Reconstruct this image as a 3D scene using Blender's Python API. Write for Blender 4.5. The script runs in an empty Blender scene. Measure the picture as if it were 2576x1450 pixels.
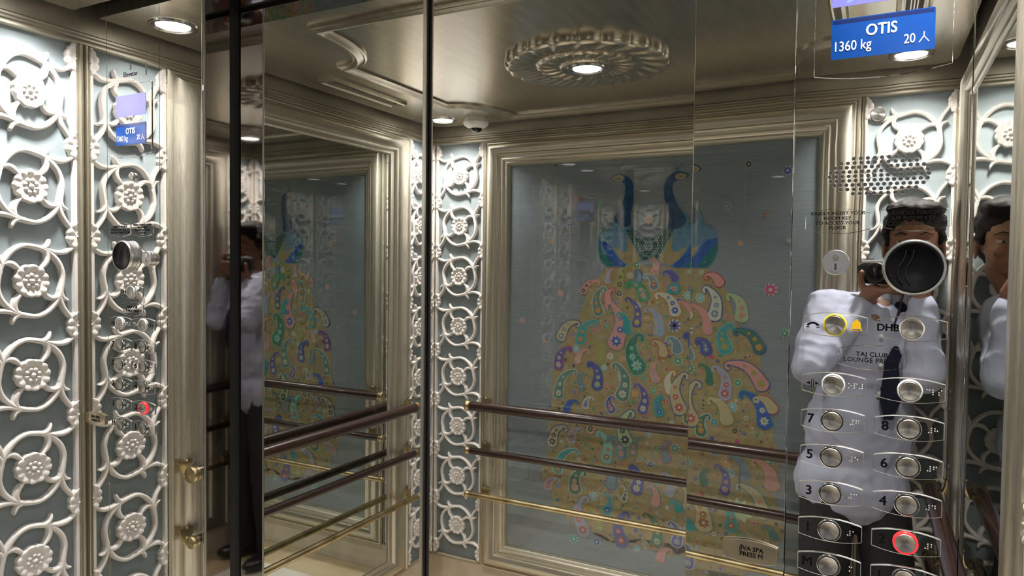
import bpy, bmesh, math, random
from mathutils import Vector, Matrix
PI = math.pi
C = bpy.context.scene.collection
sc = bpy.context.scene

# ------------------------------------------------------------------ camera
W, D, FLOOR, CEIL = 2.0523, 1.42, 0.08, 2.18
CAM = Vector((1.816, -1.0918, 1.5554))
yaw, pit, rol = 0.4767, -0.0312, 0.0117
fwd = Vector((-math.sin(yaw)*math.cos(pit), math.cos(yaw)*math.cos(pit), math.sin(pit)))
rgt0 = Vector((math.cos(yaw), math.sin(yaw), 0)); up0 = rgt0.cross(fwd)
rgt = math.cos(rol)*rgt0 + math.sin(rol)*up0
upv = -math.sin(rol)*rgt0 + math.cos(rol)*up0
cd = bpy.data.cameras.new('camera'); cam = bpy.data.objects.new('camera', cd); C.objects.link(cam)
M = Matrix((rgt, upv, -fwd)).transposed().to_4x4(); M.translation = CAM
cam.matrix_world = M
cd.sensor_width = 36.0; cd.lens = 36.0*1759.9/2576; cd.clip_start = 0.004
sc.camera = cam
# ------------------------------------------------------------------ world, exposure
w = bpy.data.worlds.new('world'); sc.world = w; w.use_nodes = True
w.node_tree.nodes['Background'].inputs[0].default_value = (0.02, 0.02, 0.022, 1)
w.node_tree.nodes['Background'].inputs[1].default_value = 0.2
sc.view_settings.view_transform = 'Standard'; sc.view_settings.look = 'None'
sc.view_settings.exposure = 0.0; sc.view_settings.gamma = 1.0
try: sc.view_settings.use_curve_mapping = False
except Exception: pass
cy = sc.cycles
cy.max_bounces = 12; cy.glossy_bounces = 9; cy.diffuse_bounces = 4; cy.transparent_max_bounces = 16
cy.sample_clamp_indirect = 2.5; cy.blur_glossy = 0.6
cy.use_denoising = True
LAMP_E, CENTRE_E = 8.2, 4.6
LAMPS = [(0.155, -0.155), (W-0.155, -0.155), (0.155, -1.253), (W-0.155, -1.253), (W/2, -0.71)]
for i, (x, y) in enumerate(LAMPS):
    ld = bpy.data.lights.new('downlight_beam', 'AREA'); ld.energy = CENTRE_E if i == 4 else LAMP_E
    ld.shape = 'DISK'; ld.size = .080; ld.spread = math.radians(118); ld.color = (1.0, 0.965, 0.925)
    lo = bpy.data.objects.new('downlight_beam', ld); C.objects.link(lo)
    lo.location = (x, y, CEIL - (0.0285 if i == 4 else 0.0025))

# ------------------------------------------------------------------ materials
def mat(name, col=(.5,.5,.5), met=0.0, rough=0.5, **k):
    m = bpy.data.materials.new(name); m.use_nodes = True
    b = m.node_tree.nodes['Principled BSDF']
    b.inputs['Base Color'].default_value = (*col, 1); b.inputs['Metallic'].default_value = met
    b.inputs['Roughness'].default_value = rough
    for kk, v in k.items(): b.inputs[kk.replace('_', ' ')].default_value = v
    return m
def N(m, t, **k):
    n = m.node_tree.nodes.new(t)
    for a, v in k.items():
        if hasattr(n, a): setattr(n, a, v)
        else: n.inputs[a].default_value = v
    return n
def LK(m, a, b): m.node_tree.links.new(a, b)
def noise_col(m, c1, c2, scale, sv=(1,1,1), detail=4, bump=0.0, rough=None, lo=.35, hi=.65, dist=.002):
    tc = N(m, 'ShaderNodeTexCoord'); mp = N(m, 'ShaderNodeMapping'); mp.inputs['Scale'].default_value = sv
    nz = N(m, 'ShaderNodeTexNoise'); nz.inputs['Scale'].default_value = scale; nz.inputs['Detail'].default_value = detail
    rp = N(m, 'ShaderNodeValToRGB'); rp.color_ramp.elements[0].position = lo; rp.color_ramp.elements[1].position = hi
    rp.color_ramp.elements[0].color = (*c1, 1); rp.color_ramp.elements[1].color = (*c2, 1)
    LK(m, tc.outputs['Object'], mp.inputs['Vector']); LK(m, mp.outputs[0], nz.inputs['Vector']); LK(m, nz.outputs['Fac'], rp.inputs[0])
    b = m.node_tree.nodes['Principled BSDF']; LK(m, rp.outputs[0], b.inputs['Base Color'])
    if bump:
        bp = N(m, 'ShaderNodeBump'); bp.inputs['Strength'].default_value = bump; bp.inputs['Distance'].default_value = dist
        LK(m, nz.outputs['Fac'], bp.inputs['Height']); LK(m, bp.outputs[0], b.inputs['Normal'])
    if rough:
        mr = N(m, 'ShaderNodeMapRange'); mr.inputs['To Min'].default_value = rough[0]; mr.inputs['To Max'].default_value = rough[1]
        LK(m, nz.outputs['Fac'], mr.inputs['Value']); LK(m, mr.outputs[0], b.inputs['Roughness'])
    return m
G1, G2 = (.53,.495,.41), (.60,.565,.475)
gold_v = noise_col(mat('silver_gold_leaf_vertical', met=.85), G1, G2, 60, (6,.5,6), 4, .10, (.24,.40))
gold_h = noise_col(mat('silver_gold_leaf_horizontal', met=.85), G1, G2, 60, (.5,6,6), 4, .10, (.24,.40))
gold_w = noise_col(mat('silver_gold_leaf_wall', met=.8), (.38,.345,.27), (.52,.48,.395), 5, (1,1,1), 5, .1, (.35,.5))
gold_c = noise_col(mat('brushed_champagne_ceiling', met=.9), (.53,.49,.40), (.59,.55,.46), 60, (1,.12,1), 3, .0, (.20,.27))
steel = mat('mirror_polished_steel', (.79,.78,.755), 1, .012)
def wavy(m, sc_, dist):
    tc = N(m, 'ShaderNodeTexCoord'); nz = N(m, 'ShaderNodeTexNoise'); nz.inputs['Scale'].default_value = sc_; nz.inputs['Detail'].default_value = 1
    bp = N(m, 'ShaderNodeBump'); bp.inputs['Strength'].default_value = 1.0; bp.inputs['Distance'].default_value = dist
    LK(m, tc.outputs['Object'], nz.inputs['Vector']); LK(m, nz.outputs['Fac'], bp.inputs['Height']); LK(m, bp.outputs[0], m.node_tree.nodes['Principled BSDF'].inputs['Normal']); return m
steel_wavy = wavy(mat('mirror_steel_slightly_wavy', (.79,.78,.755), 1, .012), 14, .00006)
wavy(steel, 3.5, .00004)
steel_dark = mat('dark_polished_steel', (.36,.34,.325), 1, .03)
steel_edge = mat('brushed_steel_edge', (.62,.60,.56), 1, .28)
chrome = mat('chrome', (.75,.75,.75), 1, .12)
black = mat('black_rubber', (.008,.008,.008), 0, .6)
ink = mat('black_ink', (.006,.006,.007), 0, .8, Specular_IOR_Level=.05)
plaster = noise_col(mat('white_carved_plaster', rough=.55), (.64,.605,.575), (.70,.67,.64), 25, bump=.12)
blue_bk = noise_col(mat('grey_blue_backing', rough=.75), (.155,.188,.198), (.190,.225,.236), 18, bump=.25, lo=.3, hi=.7)
mirror_gl = mat('grey_tinted_mirror', (.62,.66,.63), 1, .004)
stone = noise_col(mat('cream_stone', rough=.22), (.50,.43,.34), (.66,.60,.50), 6, (1,1,1), 6)
wood = noise_col(mat('dark_mahogany', rough=.25, Coat_Weight=.5), (.013,.0055,.004), (.034,.013,.010), 30, (1,14,14), 5)
brass = noise_col(mat('aged_brass', met=1), (.42,.33,.18), (.60,.50,.30), 14, (1,1,1), 4, 0, (.2,.4))
white_pl = mat('white_plastic', (.78,.78,.76), 0, .35)
yellow = mat('yellow_ring', (.85,.72,.02), 0, .35)
dark_glass = mat('black_gloss_glass', (.004,.004,.005), 0, .06)
alu = mat('brushed_aluminium', (.66,.66,.66), 1, .3)
bluep = mat('blue_plate', (.0008,.026,.135), 0, .18)
bluep_top = mat('navy_plate_edge', (.003,.008,.045), 0, .18)
textw = mat('pale_lettering', (.40,.43,.49), 0, .4)
def emit(name, col, st):
    m = mat(name, (.02,.02,.02), 0, .3); b = m.node_tree.nodes['Principled BSDF']
    b.inputs['Emission Color'].default_value = (*col, 1); b.inputs['Emission Strength'].default_value = st; return m
lamp_em = emit('downlight_glow', (1,.97,.93), 9)
screen_em = emit('violet_screen_glow', (.25,.24,1.0), 1.05)
screen_lt = emit('pale_screen_graphic', (.36,.55,1.0), .9)
red_em = emit('red_ring_glow', (1,.02,.03), 1.6)
red_hot = emit('orange_led_glow', (1,.28,.08), 3.0)
def thin_glass(name):
    m = bpy.data.materials.new(name); m.use_nodes = True; nt = m.node_tree; nt.nodes.clear()
    o = nt.nodes.new('ShaderNodeOutputMaterial'); mx = nt.nodes.new('ShaderNodeMixShader')
    t = nt.nodes.new('ShaderNodeBsdfTransparent'); g = nt.nodes.new('ShaderNodeBsdfGlossy'); f = nt.nodes.new('ShaderNodeFresnel')
    t.inputs[0].default_value = (.93,.95,.94,1); g.inputs['Roughness'].default_value = .01; f.inputs[0].default_value = 1.55
    ml = nt.nodes.new('ShaderNodeMath'); ml.operation = 'MULTIPLY'; ml.inputs[1].default_value = 1.9; ml.use_clamp = True
    gm = nt.nodes.new('ShaderNodeNewGeometry'); iv = nt.nodes.new('ShaderNodeMath'); iv.operation = 'SUBTRACT'; iv.inputs[0].default_value = 1.0
    m2 = nt.nodes.new('ShaderNodeMath'); m2.operation = 'MULTIPLY'
    nt.links.new(gm.outputs['Backfacing'], iv.inputs[1]); nt.links.new(f.outputs[0], ml.inputs[0]); nt.links.new(ml.outputs[0], m2.inputs[0])
    nt.links.new(iv.outputs[0], m2.inputs[1]); nt.links.new(m2.outputs[0], mx.inputs[0])
    nt.links.new(t.outputs[0], mx.inputs[1]); nt.links.new(g.outputs[0], mx.inputs[2]); nt.links.new(mx.outputs[0], o.inputs[0])
    return m
glass = thin_glass('picture_glass')
# radial brushed steel for button caps
cap_m = mat('radial_brushed_steel', (.62,.60,.58), 1, .26, Anisotropic=.85)
tg = N(cap_m, 'ShaderNodeTangent'); tg.direction_type = 'RADIAL'; tg.axis = 'Z'
LK(cap_m, tg.outputs[0], cap_m.node_tree.nodes['Principled BSDF'].inputs['Tangent'])
# marble floor
floor_m = noise_col(mat('polished_marble', rough=.1), (.62,.58,.50), (.82,.79,.73), 3, (1,1,1), 8)
tan_m = noise_col(mat('tan_marble_border', rough=.12), (.45,.35,.22), (.58,.47,.32), 5, (1,1,1), 8)

# ------------------------------------------------------------------ mesh helpers
class MB:
    def __init__(s): s.v = []; s.f = []; s.m = []; s.mats = []; s.cur = 0
    def mat(s, m):
        if m not in s.mats: s.mats.append(m)
        s.cur = s.mats.index(m); return s
    def add(s, vs, fs):
        b = len(s.v); s.v += [tuple(v) for v in vs]; s.f += [tuple(b+i for i in f) for f in fs]; s.m += [s.cur]*len(fs)
    def box(s, a, b):
        x0,y0,z0 = [min(a[i],b[i]) for i in range(3)]; x1,y1,z1 = [max(a[i],b[i]) for i in range(3)]
        s.add([(x0,y0,z0),(x1,y0,z0),(x1,y1,z0),(x0,y1,z0),(x0,y0,z1),(x1,y0,z1),(x1,y1,z1),(x0,y1,z1)],
              [(0,3,2,1),(4,5,6,7),(0,1,5,4),(1,2,6,5),(2,3,7,6),(3,0,4,7)]); return s
    def tube(s, pts, r, n=12, cap=True, flat=1.0):
        pts = [Vector(p) for p in pts]; rs = r if isinstance(r, (list, tuple)) else [r]*len(pts)
        ring = []; ref = None
        for i, p in enumerate(pts):
            t = (pts[min(i+1,len(pts)-1)]-pts[max(i-1,0)]).normalized()
            if ref is None: ref = Vector((0,0,1)) if abs(t.z) < .9 else Vector((1,0,0))
            u = t.cross(ref).normalized(); v = u.cross(t).normalized(); ref = v
            ring.append([p + rs[i]*(math.cos(a)*u + flat*math.sin(a)*v) for a in [2*PI*k/n for k in range(n)]])
        vs = [q for rr in ring for q in rr]; fs = []
        for i in range(len(pts)-1):
            for k in range(n): a=i*n+k; b=i*n+(k+1)%n; fs.append((a,b,b+n,a+n))
        if cap: fs.append(tuple(reversed(range(n)))); fs.append(tuple((len(pts)-1)*n+k for k in range(n)))
        s.add(vs, fs); return s
    def lathe(s, prof, o, ax=(0,0,1), n=32):          # prof: (r, h) along ax
        ax = Vector(ax).normalized(); u = ax.orthogonal().normalized(); v = ax.cross(u); o = Vector(o)
        vs = []; fs = []
        for r, h in prof:
            for k in range(n):
                a = 2*PI*k/n; vs.append(o + ax*h + max(r,1e-5)*(math.cos(a)*u+math.sin(a)*v))
        for i in range(len(prof)-1):
            for k in range(n): a=i*n+k; b=i*n+(k+1)%n; fs.append((a,b,b+n,a+n))
        s.add(vs, fs); return s
    def poly(s, pts, z0, z1):                         # local xy polygon extruded in z (z1 visible top)
        n = len(pts); s.add([(x,y,z0) for x,y in pts]+[(x,y,z1) for x,y in pts],
            [tuple(range(n,2*n)), tuple(reversed(range(n)))]+[(i,(i+1)%n,n+(i+1)%n,n+i) for i in range(n)]); return s
    def sphere(s, c, r, n=10, sc3=(1,1,1)):
        m = max(4, n//2); prof = []
        vs = []; fs = []
        for i in range(m+1):
            t = PI*i/m
            for k in range(n):
                a = 2*PI*k/n; vs.append((c[0]+r*sc3[0]*math.sin(t)*math.cos(a), c[1]+r*sc3[1]*math.sin(t)*math.sin(a), c[2]+r*sc3[2]*math.cos(t)))
        for i in range(m):
            for k in range(n): a=i*n+k; b=i*n+(k+1)%n; fs.append((a,a+n,b+n,b))
        s.add(vs, fs); return s
    def mesh(s, name, smooth=False):
        me = bpy.data.meshes.new(name); me.from_pydata(s.v, [], s.f)
        for m in s.mats: me.materials.append(m)
        me.polygons.foreach_set('material_index', s.m)
        if smooth:
            me.polygons.foreach_set('use_smooth', [True]*len(s.f))
            if smooth != 'all': me.set_sharp_from_angle(angle=math.radians(40))
        me.update(); return me
def bevel(o, wd, seg=2):
    b = o.modifiers.new('bevel', 'BEVEL'); b.width = wd; b.segments = seg; b.limit_method = 'ANGLE'; return o
def tag(o, label=None, cat=None, group=None, kind=None):
    if label: o['label'] = label
    if cat: o['category'] = cat
    if group: o['group'] = group
    if kind: o['kind'] = kind
    return o
    return o
def ob(name, mb, parent=None, smooth=False, label=None, m=None):
    me = mb.mesh(name, smooth) if isinstance(mb, MB) else mb
    if m and not me.materials: me.materials.append(m)
    o = bpy.data.objects.new(name, me); C.objects.link(o)
    if parent: o.parent = parent
    if label: o['label'] = label
    return o
def empty(name, loc, rot=None, **k):
    o = bpy.data.objects.new(name, None); C.objects.link(o); o.empty_display_size = .05
    m = (rot.to_4x4() if rot else Matrix.Identity(4)); m.translation = Vector(loc); o.matrix_world = m
    return tag(o, **k)
# wall frames: local x = right as one faces the wall, y = up, z = out of the wall
def rot3(s, h): return Matrix((s, (0,0,1), h)).transposed()
WALL = {'left': (rot3((0,1,0),(1,0,0)), lambda s,t: (0, s, t)),
        'right': (rot3((0,-1,0),(-1,0,0)), lambda s,t: (W, -s, t)),
        'rear': (rot3((-1,0,0),(0,1,0)), lambda s,t: (-s, -D, t)),
        'front': (rot3((1,0,0),(0,-1,0)), lambda s,t: (s, 0, t))}
def wthing(name, wall, s, t, h=0.0, **k):
    R, P = WALL[wall]; loc = Vector(P(s, t)) + R @ Vector((0,0,h))
    return empty(name, loc, R, **k)
def struct(name, mb, smooth=False, bev=0):
    o = ob(name, mb, None, smooth); o['kind'] = 'structure'
    if bev: bevel(o, bev)
    return o
def text_mesh(txt, size, mt, bold=0.0, depth=.0004, spacing=1.0, line=1.0, sx=1.0):
    cu = bpy.data.curves.new('lettering', 'FONT'); cu.body = txt; cu.size = size; cu.align_x = 'CENTER'; cu.align_y = 'CENTER'
    cu.extrude = depth; cu.space_character = spacing; cu.space_line = line; cu.resolution_u = 3
    o = bpy.data.objects.new('tmp', cu); C.objects.link(o)
    dg = bpy.context.evaluated_depsgraph_get(); dg.update()
    me = bpy.data.meshes.new_from_object(o.evaluated_get(dg)); bpy.data.objects.remove(o); bpy.data.curves.remove(cu)
    if sx != 1.0:
        for v in me.vertices: v.co.x *= sx
    if bold:                                           # thicken the strokes with slightly shifted copies
        bm = bmesh.new(); q = bold*.8
        for i, (dx, dy) in enumerate(((-q,0),(q,0),(0,-q*.7),(0,q*.7))):
            m2 = me.copy(); m2.transform(Matrix.Translation((dx, dy, i*.00002))); bm.from_mesh(m2); bpy.data.meshes.remove(m2)
        bm.to_mesh(me); bm.free()
    me.materials.clear(); me.materials.append(mt); return me
def text(txt, size, mt, parent, x, y, z, name='lettering', **k):
    o = ob(name, text_mesh(txt, size, mt, **k), parent); o.location = (x, y, z); return o

# ------------------------------------------------------------------ setting
mb = MB().mat(tan_m); mb.box((-.1,-D-.1,FLOOR-.05),(W+.1,.2,FLOOR)); struct('floor', mb)
mb = MB().mat(floor_m); mb.box((.22,-D+.22,FLOOR),(W-.22,-.15,FLOOR+.0015)); struct('floor_inlay', mb)
TOP = 2.30
for nm, a, b in (('wall_left',(-.06,-D-.06,FLOOR),(0,.12,TOP)), ('wall_right',(W,-D-.06,FLOOR),(W+.06,.12,TOP)), ('wall_rear',(-.06,-D-.06,FLOOR),(W+.06,-D,TOP))):
    struct(nm, MB().mat(gold_w).box(a, b))
for nm, a, b in (('baseboard_left',(0,-D,FLOOR),(.012,0,.212)), ('baseboard_right',(W-.012,-D,FLOOR),(W,0,.212)), ('baseboard_rear',(0,-D,FLOOR),(W,-D+.012,.212))):
    struct(nm, MB().mat(stone).box(a, b), bev=.002)
struct('ceiling_void', MB().mat(black).box((-.06,-D-.06,TOP),(W+.06,.2,TOP+.03)))
# suspended ceiling panel with rounded rear corners
pts = [(.03,-.032),(W-.03,-.032)]
r_, yb = .07, -1.387
pts += [(W-.03-r_+r_*math.cos(-a), yb+r_+r_*math.sin(-a)) for a in [PI/2*k/8 for k in range(9)]]
pts += [(.03+r_-r_*math.sin(a), yb+r_-r_*math.cos(a)) for a in [PI/2*k/8 for k in range(9)]]
pts.reverse()
mb = MB().mat(gold_c); n = len(pts)
mb.add([(x,y,CEIL) for x,y in pts]+[(x,y,CEIL+.03) for x,y in pts], [tuple(reversed(range(n))), tuple(range(n,2*n))]+[((i+1)%n,i,n+i,n+(i+1)%n) for i in range(n)])
struct('ceiling', mb)
def sweep_closed(mb, path, prof, zdir=-1, z0=CEIL):   # path CCW of (x,y); prof (offset outward, depth)
    n = len(path); P = [Vector((x,y)) for x,y in path]; rows = []
    for i in range(n):
        a = (P[i]-P[i-1]).normalized(); b = (P[(i+1)%n]-P[i]).normalized()
        na = Vector((a.y,-a.x)); nb = Vector((b.y,-b.x)); m = na+nb
        m = m/max(.35, m.dot(na)) if m.length > 1e-6 else na
        rows.append([(P[i].x+m.x*o, P[i].y+m.y*o, z0+zdir*d) for o, d in prof])
    k = len(prof); vs = [q for r in rows for q in r]; fs = []
    for i in range(n):
        for j in range(k-1): a=i*k+j; b=((i+1)%n)*k+j; fs.append((a,a+1,b+1,b))
    mb.add(vs, fs)
x0, x1, y1_, y0_ = .325, W-.325, -.150, -1.288
path = []
def scoop(cx, cy_, a, b, t0, t1):
    return [(cx+a*math.cos(t0+(t1-t0)*k/14), cy_+b*math.sin(t0+(t1-t0)*k/14)) for k in range(15)]
path += [p for p in scoop(x0, y0_, .155, .28, PI/2, 0)]
path += [p for p in scoop(x1, y0_, .155, .28, PI, PI/2)]
path += [p for p in scoop(x1, y1_, .175, .31, -PI/2, -PI)]
path += [p for p in scoop(x0, y1_, .175, .31, 0, -PI/2)]
mb = MB().mat(gold_c)
sweep_closed(mb, path, [(-.022,0),(-.022,.006),(-.016,.009),(-.012,.006),(-.006,.008),(0,.014),(.006,.017),(.012,.015),(.014,.009),(.020,.010),(.022,.006),(.022,0)])
o = struct('trim_1', mb, 'soft')
# cornice rail round the three walls, just under the ceiling
def rail_profile(wall, s0, s1, t, prof, mt):
    mb = MB().mat(mt); k = len(prof); vs = []; fs = []
    R, P = WALL[wall]
    for s in (s0, s1):
        for (dt, h) in prof: vs.append(Vector(P(s, t+dt)) + R @ Vector((0,0,h)))
    for j in range(k-1): fs.append((j, j+1, k+j+1, k+j))
    mb.add(vs, fs); return mb
cprof = [(.034,0),(.034,.010),(.030,.015),(.025,.015),(.022,.010),(.017,.010),(.014,.016),(.008,.020),(.002,.020),(-.001,.012),(-.001,0)]
for nm, wall, s0, s1 in (('trim_2','left',-D,0),('trim_3','rear',-W,0),('trim_4','right',0,D)):
    struct(nm, rail_profile(wall, s0, s1, 2.104, cprof, gold_w), 'soft')

# ------------------------------------------------------------------ front wall (polished steel)
XJ0, XJ1 = .4615, 1.5629
E1, E2 = .090, .103
def front_panel(x0, x1, z0, z1, y0=0.0, y1=.02, g=.0008):
    return MB().mat(steel).box((x0+g, y0, z0),(x1-g, y1, z1))
struct('wall_front', MB().mat(black).box((-.06,.021,FLOOR),(XJ0-.012,.16,TOP)).box((XJ1+.012,.021,FLOOR),(W+.06,.16,TOP)).box((-.06,.14,FLOOR),(W+.06,.18,TOP)).box((XJ0-.02,.0745,2.16),(XJ1+.02,.14,TOP)))
def panel_thing(name, x0, x1, z0, z1, label, cat='wall panel', m=steel):
    e = ob(name, MB().mat(m).box((.0002, 0, 0),(x1-x0-.0002, .02, z1-z0)))
    e.location = (x0, 0, z0); bevel(e, .0006, 1); return tag(e, label, cat)
panel_thing('return_panel', 0.0, .114, FLOOR, TOP-.01, 'narrow mirror-polished steel strip in the corner, left of the left control panel')
panel_thing('return_panel', .312, XJ0, FLOOR, TOP-.01, 'mirror-polished steel panel between the left control panel and the door opening')
rp = panel_thing('return_panel', XJ1, 1.7092, FLOOR, TOP-.01, 'mirror-polished steel panel between the door and the right control panel')
rp.location.y = (1.7092-XJ1)*math.sin(.030); rp.rotation_euler.z = -.030   # this panel stands slightly out of true
panel_thing('return_panel', 1.9251, W, FLOOR, TOP-.01, 'narrow mirror-polished steel strip right of the right control panel')
# jambs and header
def jamb(nm, x, sgn, r=.0048, yt=.0045, y0=.004):
    mb = MB().mat(steel_dark).box((x, y0, FLOOR),(x-sgn*.012, .0735, 2.16))
    mb.mat(steel_edge).tube([(x-sgn*r*.8,yt,FLOOR),(x-sgn*r*.8,yt,2.16)], r, 14)
    mb.mat(black).box((x-sgn*.004,.0735,FLOOR),(x-sgn*.05,E1+.0005,2.18))
    return struct(nm, mb, 'soft')
jamb('door_jamb_left', XJ0, 1); jamb('door_jamb_right', XJ1, -1, .0022, .0066, .0255)
struct('door_header', MB().mat(steel_dark).box((XJ0-.01,.0015,2.15),(XJ1+.01,.0735,2.19)).mat(steel).box((XJ0,0,2.1515),(XJ1,.0012,TOP-.01)), bev=.0006)
def leaf(nm, x0, x1, y, label):
    e = ob(nm, MB().mat(steel).box((0,0,0),(x1-x0-.004,.0105,2.16-FLOOR)).mat(black).box((x1-x0-.004,.0035,0),(x1-x0,.0108,2.16-FLOOR)).mat(steel_edge).box((x1-x0-.006,-.0008,0),(x1-x0+.0004,.0034,2.16-FLOOR)))
    e.location = (x0, y, FLOOR); e['kind'] = 'structure'; e['label'] = label; return e
leaf('door_1', .40, 1.004, E1, 'mirror-polished steel lift door leaf on the left, beside the dark jamb')
leaf('door_2', .93, 1.64, E2, 'mirror-polished steel lift door leaf on the right, set back behind the other')
struct('door_sill', MB().mat(alu).box((XJ0,-.0,FLOOR),(XJ1,.14,FLOOR+.004)))

# ------------------------------------------------------------------ lattice panels
PITCH, Z0 = .2275, 1.9612
def flower_mesh(R=.0405, h0=.011):
    nr, na = 22, 80; vs = []; fs = []
    balls = [(0, 0, .155)] + [(.37*math.cos(2*PI*k/8+.2), .37*math.sin(2*PI*k/8+.2), .135) for k in range(8)]
    for i in range(nr+1):
        q = i/nr
        for k in range(na):
            a = 2*PI*k/na; sc = abs(math.sin(6*a))**.7
            Rm = 1.0+.07*(sc-.6)*max(0, (q-.5)*2)
            x, y = q*Rm*math.cos(a), q*Rm*math.sin(a); h = h0
            if q < .56:
                h = h0+.0008
                for bx, by, br in balls:
                    d = (x-bx)**2+(y-by)**2
                    if d < br*br: h = max(h, h0+.0008+1.15*R*math.sqrt(br*br-d)+(.0015 if bx == 0 == by else 0))
            else:
                t = (q-.56)/.44; h = h0+.0010+.0062*math.sin(PI*min(1, t*1.04)*.60)*(.35+.65*sc)
                if t > .93: h -= .0025
            vs.append((R*x, R*y, h))
    for k in range(na): p = vs[nr*na+k]; vs.append((p[0], p[1], 0.0))
    for i in range(nr+1):
        for k in range(na): a=i*na+k; b=i*na+(k+1)%na; fs.append((a,a+na,b+na,b))
    mb = MB().mat(plaster); mb.add(vs, fs); return mb.mesh('flower_rosette', 'all')
FLOWER = flower_mesh()
def half_flower(side):                                  # cut at x=0, keeps sign(x)=side
    me = flower_mesh(.0400)
    for v in me.vertices:
        if v.co.x*side < .016: v.co.x = .016*side; v.co.z = 0.0
    me.update(); return me
HALF = {1: half_flower(1), -1: half_flower(-1)}
def catmull(pts, n=6):
    out = []; P = [pts[0]]+list(pts)+[pts[-1]]
    for i in range(1, len(P)-2):
        for k in range(n):
            t = k/n; a,b,c,d = P[i-1],P[i],P[i+1],P[i+2]
            out.append(tuple(.5*((2*b[j])+(-a[j]+c[j])*t+(2*a[j]-5*b[j]+4*c[j]-d[j])*t*t+(-a[j]+3*b[j]-3*c[j]+d[j])*t**3) for j in range(len(b))))
    out.append(tuple(pts[-1])); return out
def ribbon(mb, pts, sx, sy, ox, oy, top=.0155):         # pts: (x, y, halfwidth) in pitch units
    P = catmull(pts, 5); ns = 7; vs = []; fs = []; Q = [(ox+x*sx, oy+y*sy, w_*sy) for x, y, w_ in P]
    for i, (x, y, w_) in enumerate(Q):
        a = Q[max(0,i-1)]; b = Q[min(len(Q)-1,i+1)]; t = Vector((b[0]-a[0], b[1]-a[1])); t = t.normalized() if t.length > 0 else Vector((1,0)); nx, ny = -t.y, t.x
        hgt = top*(.62+.38*min(1, w_/(.02*sy)))
        for j in range(ns):
            a_ = PI*j/(ns-1); c = math.cos(a_); s_ = math.sin(a_)
            vs.append((x+nx*w_*c, y+ny*w_*c, 0 if j in (0, ns-1) else hgt*(.55+.45*s_)))
    for i in range(len(Q)-1):
        for j in range(ns-1): a=i*ns+j; fs.append((a,a+1,a+ns+1,a+ns))
    fs.append(tuple(range(ns))); e = (len(Q)-1)*ns; fs.append(tuple(reversed(range(e, e+ns))))
    mb.add(vs, fs)
# pinwheel vine, one quarter; x to the right as one faces the panel
ARC = [(.215,.452,.007),(.212,.425,.017),(.188,.378,.024),(.13,.350,.031),(.04,.366,.028),(-.07,.376,.026),(-.18,.338,.026),(-.268,.262,.030),(-.325,.175,.031),(-.35,.10,.02)]
CURL = [(.165,.345,.024),(.190,.265,.028),(.172,.195,.030),(.105,.125,.016)]
CONA = [(.52,.372,.018),(.40,.312,.028),(.27,.312,.027),(.165,.345,.022)]
CONB = [(-.53,.50,.018),(-.47,.41,.022),(-.385,.30,.024),(-.345,.20,.022),(-.33,.14,.016)]
def rotp(p, k):
    x, y, w_ = p
    for _ in range(k): x, y = y, -x
    return (x, y, w_)
def lattice_panel(wall, s0, s1, label):
    zt, zb = 2.104, .222
    cx = (s0+s1)/2; hw = (s1-s0)/2
    e = wthing('carved_lattice_panel', wall, cx, zb, label=label, cat='wall panel', group='carved white lattice strips on the lift walls')
    ob('backing_board', MB().mat(blue_bk).box((-hw,0,.001),(hw,zt-zb,.004)), e)
    mb = MB().mat(plaster); sx = (hw-.004)/.53*1.0
    for k in range(8):
        oy = Z0-k*PITCH-zb
        for q in range(4):
            ribbon(mb, [rotp(p, q) for p in ARC], sx, PITCH, 0, oy)
            ribbon(mb, [rotp(p, q) for p in CURL], sx, PITCH, 0, oy)
        for sg in (1, -1):
            ribbon(mb, [(sg*x, sg*y, w_) for x, y, w_ in CONA], sx, PITCH, 0, oy)
            ribbon(mb, [(sg*x, sg*y, w_) for x, y, w_ in CONB], sx, PITCH, 0, oy)
    for v in range(len(mb.v)):
        x, y, z = mb.v[v]; mb.v[v] = (max(-hw+.002, min(hw-.002, x)), y, z+.004)
    mb.box((-hw,0,.004),(-hw+.0075,zt-zb,.018)); mb.box((hw-.0075,0,.004),(hw,zt-zb,.018))
    ob('vine_lattice', mb, e, 'soft')
    for k in range(8):
        f = ob('rosette', FLOWER, e); f.location = (0, Z0-k*PITCH-zb, .004); f.scale = (max(.92, min(1.08, sx/PITCH)), 1, 1)
        f.rotation_euler = (0, 0, .3*k)
    for k in range(9):
        for sg in (1, -1):
            f = ob('half_rosette', HALF[-sg], e); f.location = (sg*(hw+.001+.016), Z0-k*PITCH-zb+.5*PITCH+(.0), .004)
            if k == 0: f.location[1] = Z0-zb+.5*PITCH-.008
    return e
def trim_strip(wall, s0, s1, t0, t1, h, mt):
    pass
FR = .236                                              # lattice strip ends, picture frame begins
lattice_panel('left', -FR+.002, -.018, 'white vine-and-flower lattice on the left wall, in the corner beside the lift front')
lattice_panel('left', -D+.018, -1.237, 'white vine-and-flower lattice on the left wall, in the corner next to the peacock wall')
lattice_panel('rear', -W+.026, -W+.272, 'white vine-and-flower lattice beside the peacock picture, in the corner with the right wall')
lattice_panel('rear', -.272, -.026, 'white vine-and-flower lattice beside the peacock picture, in the corner with the left wall')
lattice_panel('right', .018, FR-.002, 'white vine-and-flower lattice on the right wall, in the corner beside the right control panel')
lattice_panel('right', 1.237, D-.018, 'white vine-and-flower lattice on the right wall, in the corner next to the peacock wall')
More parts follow.
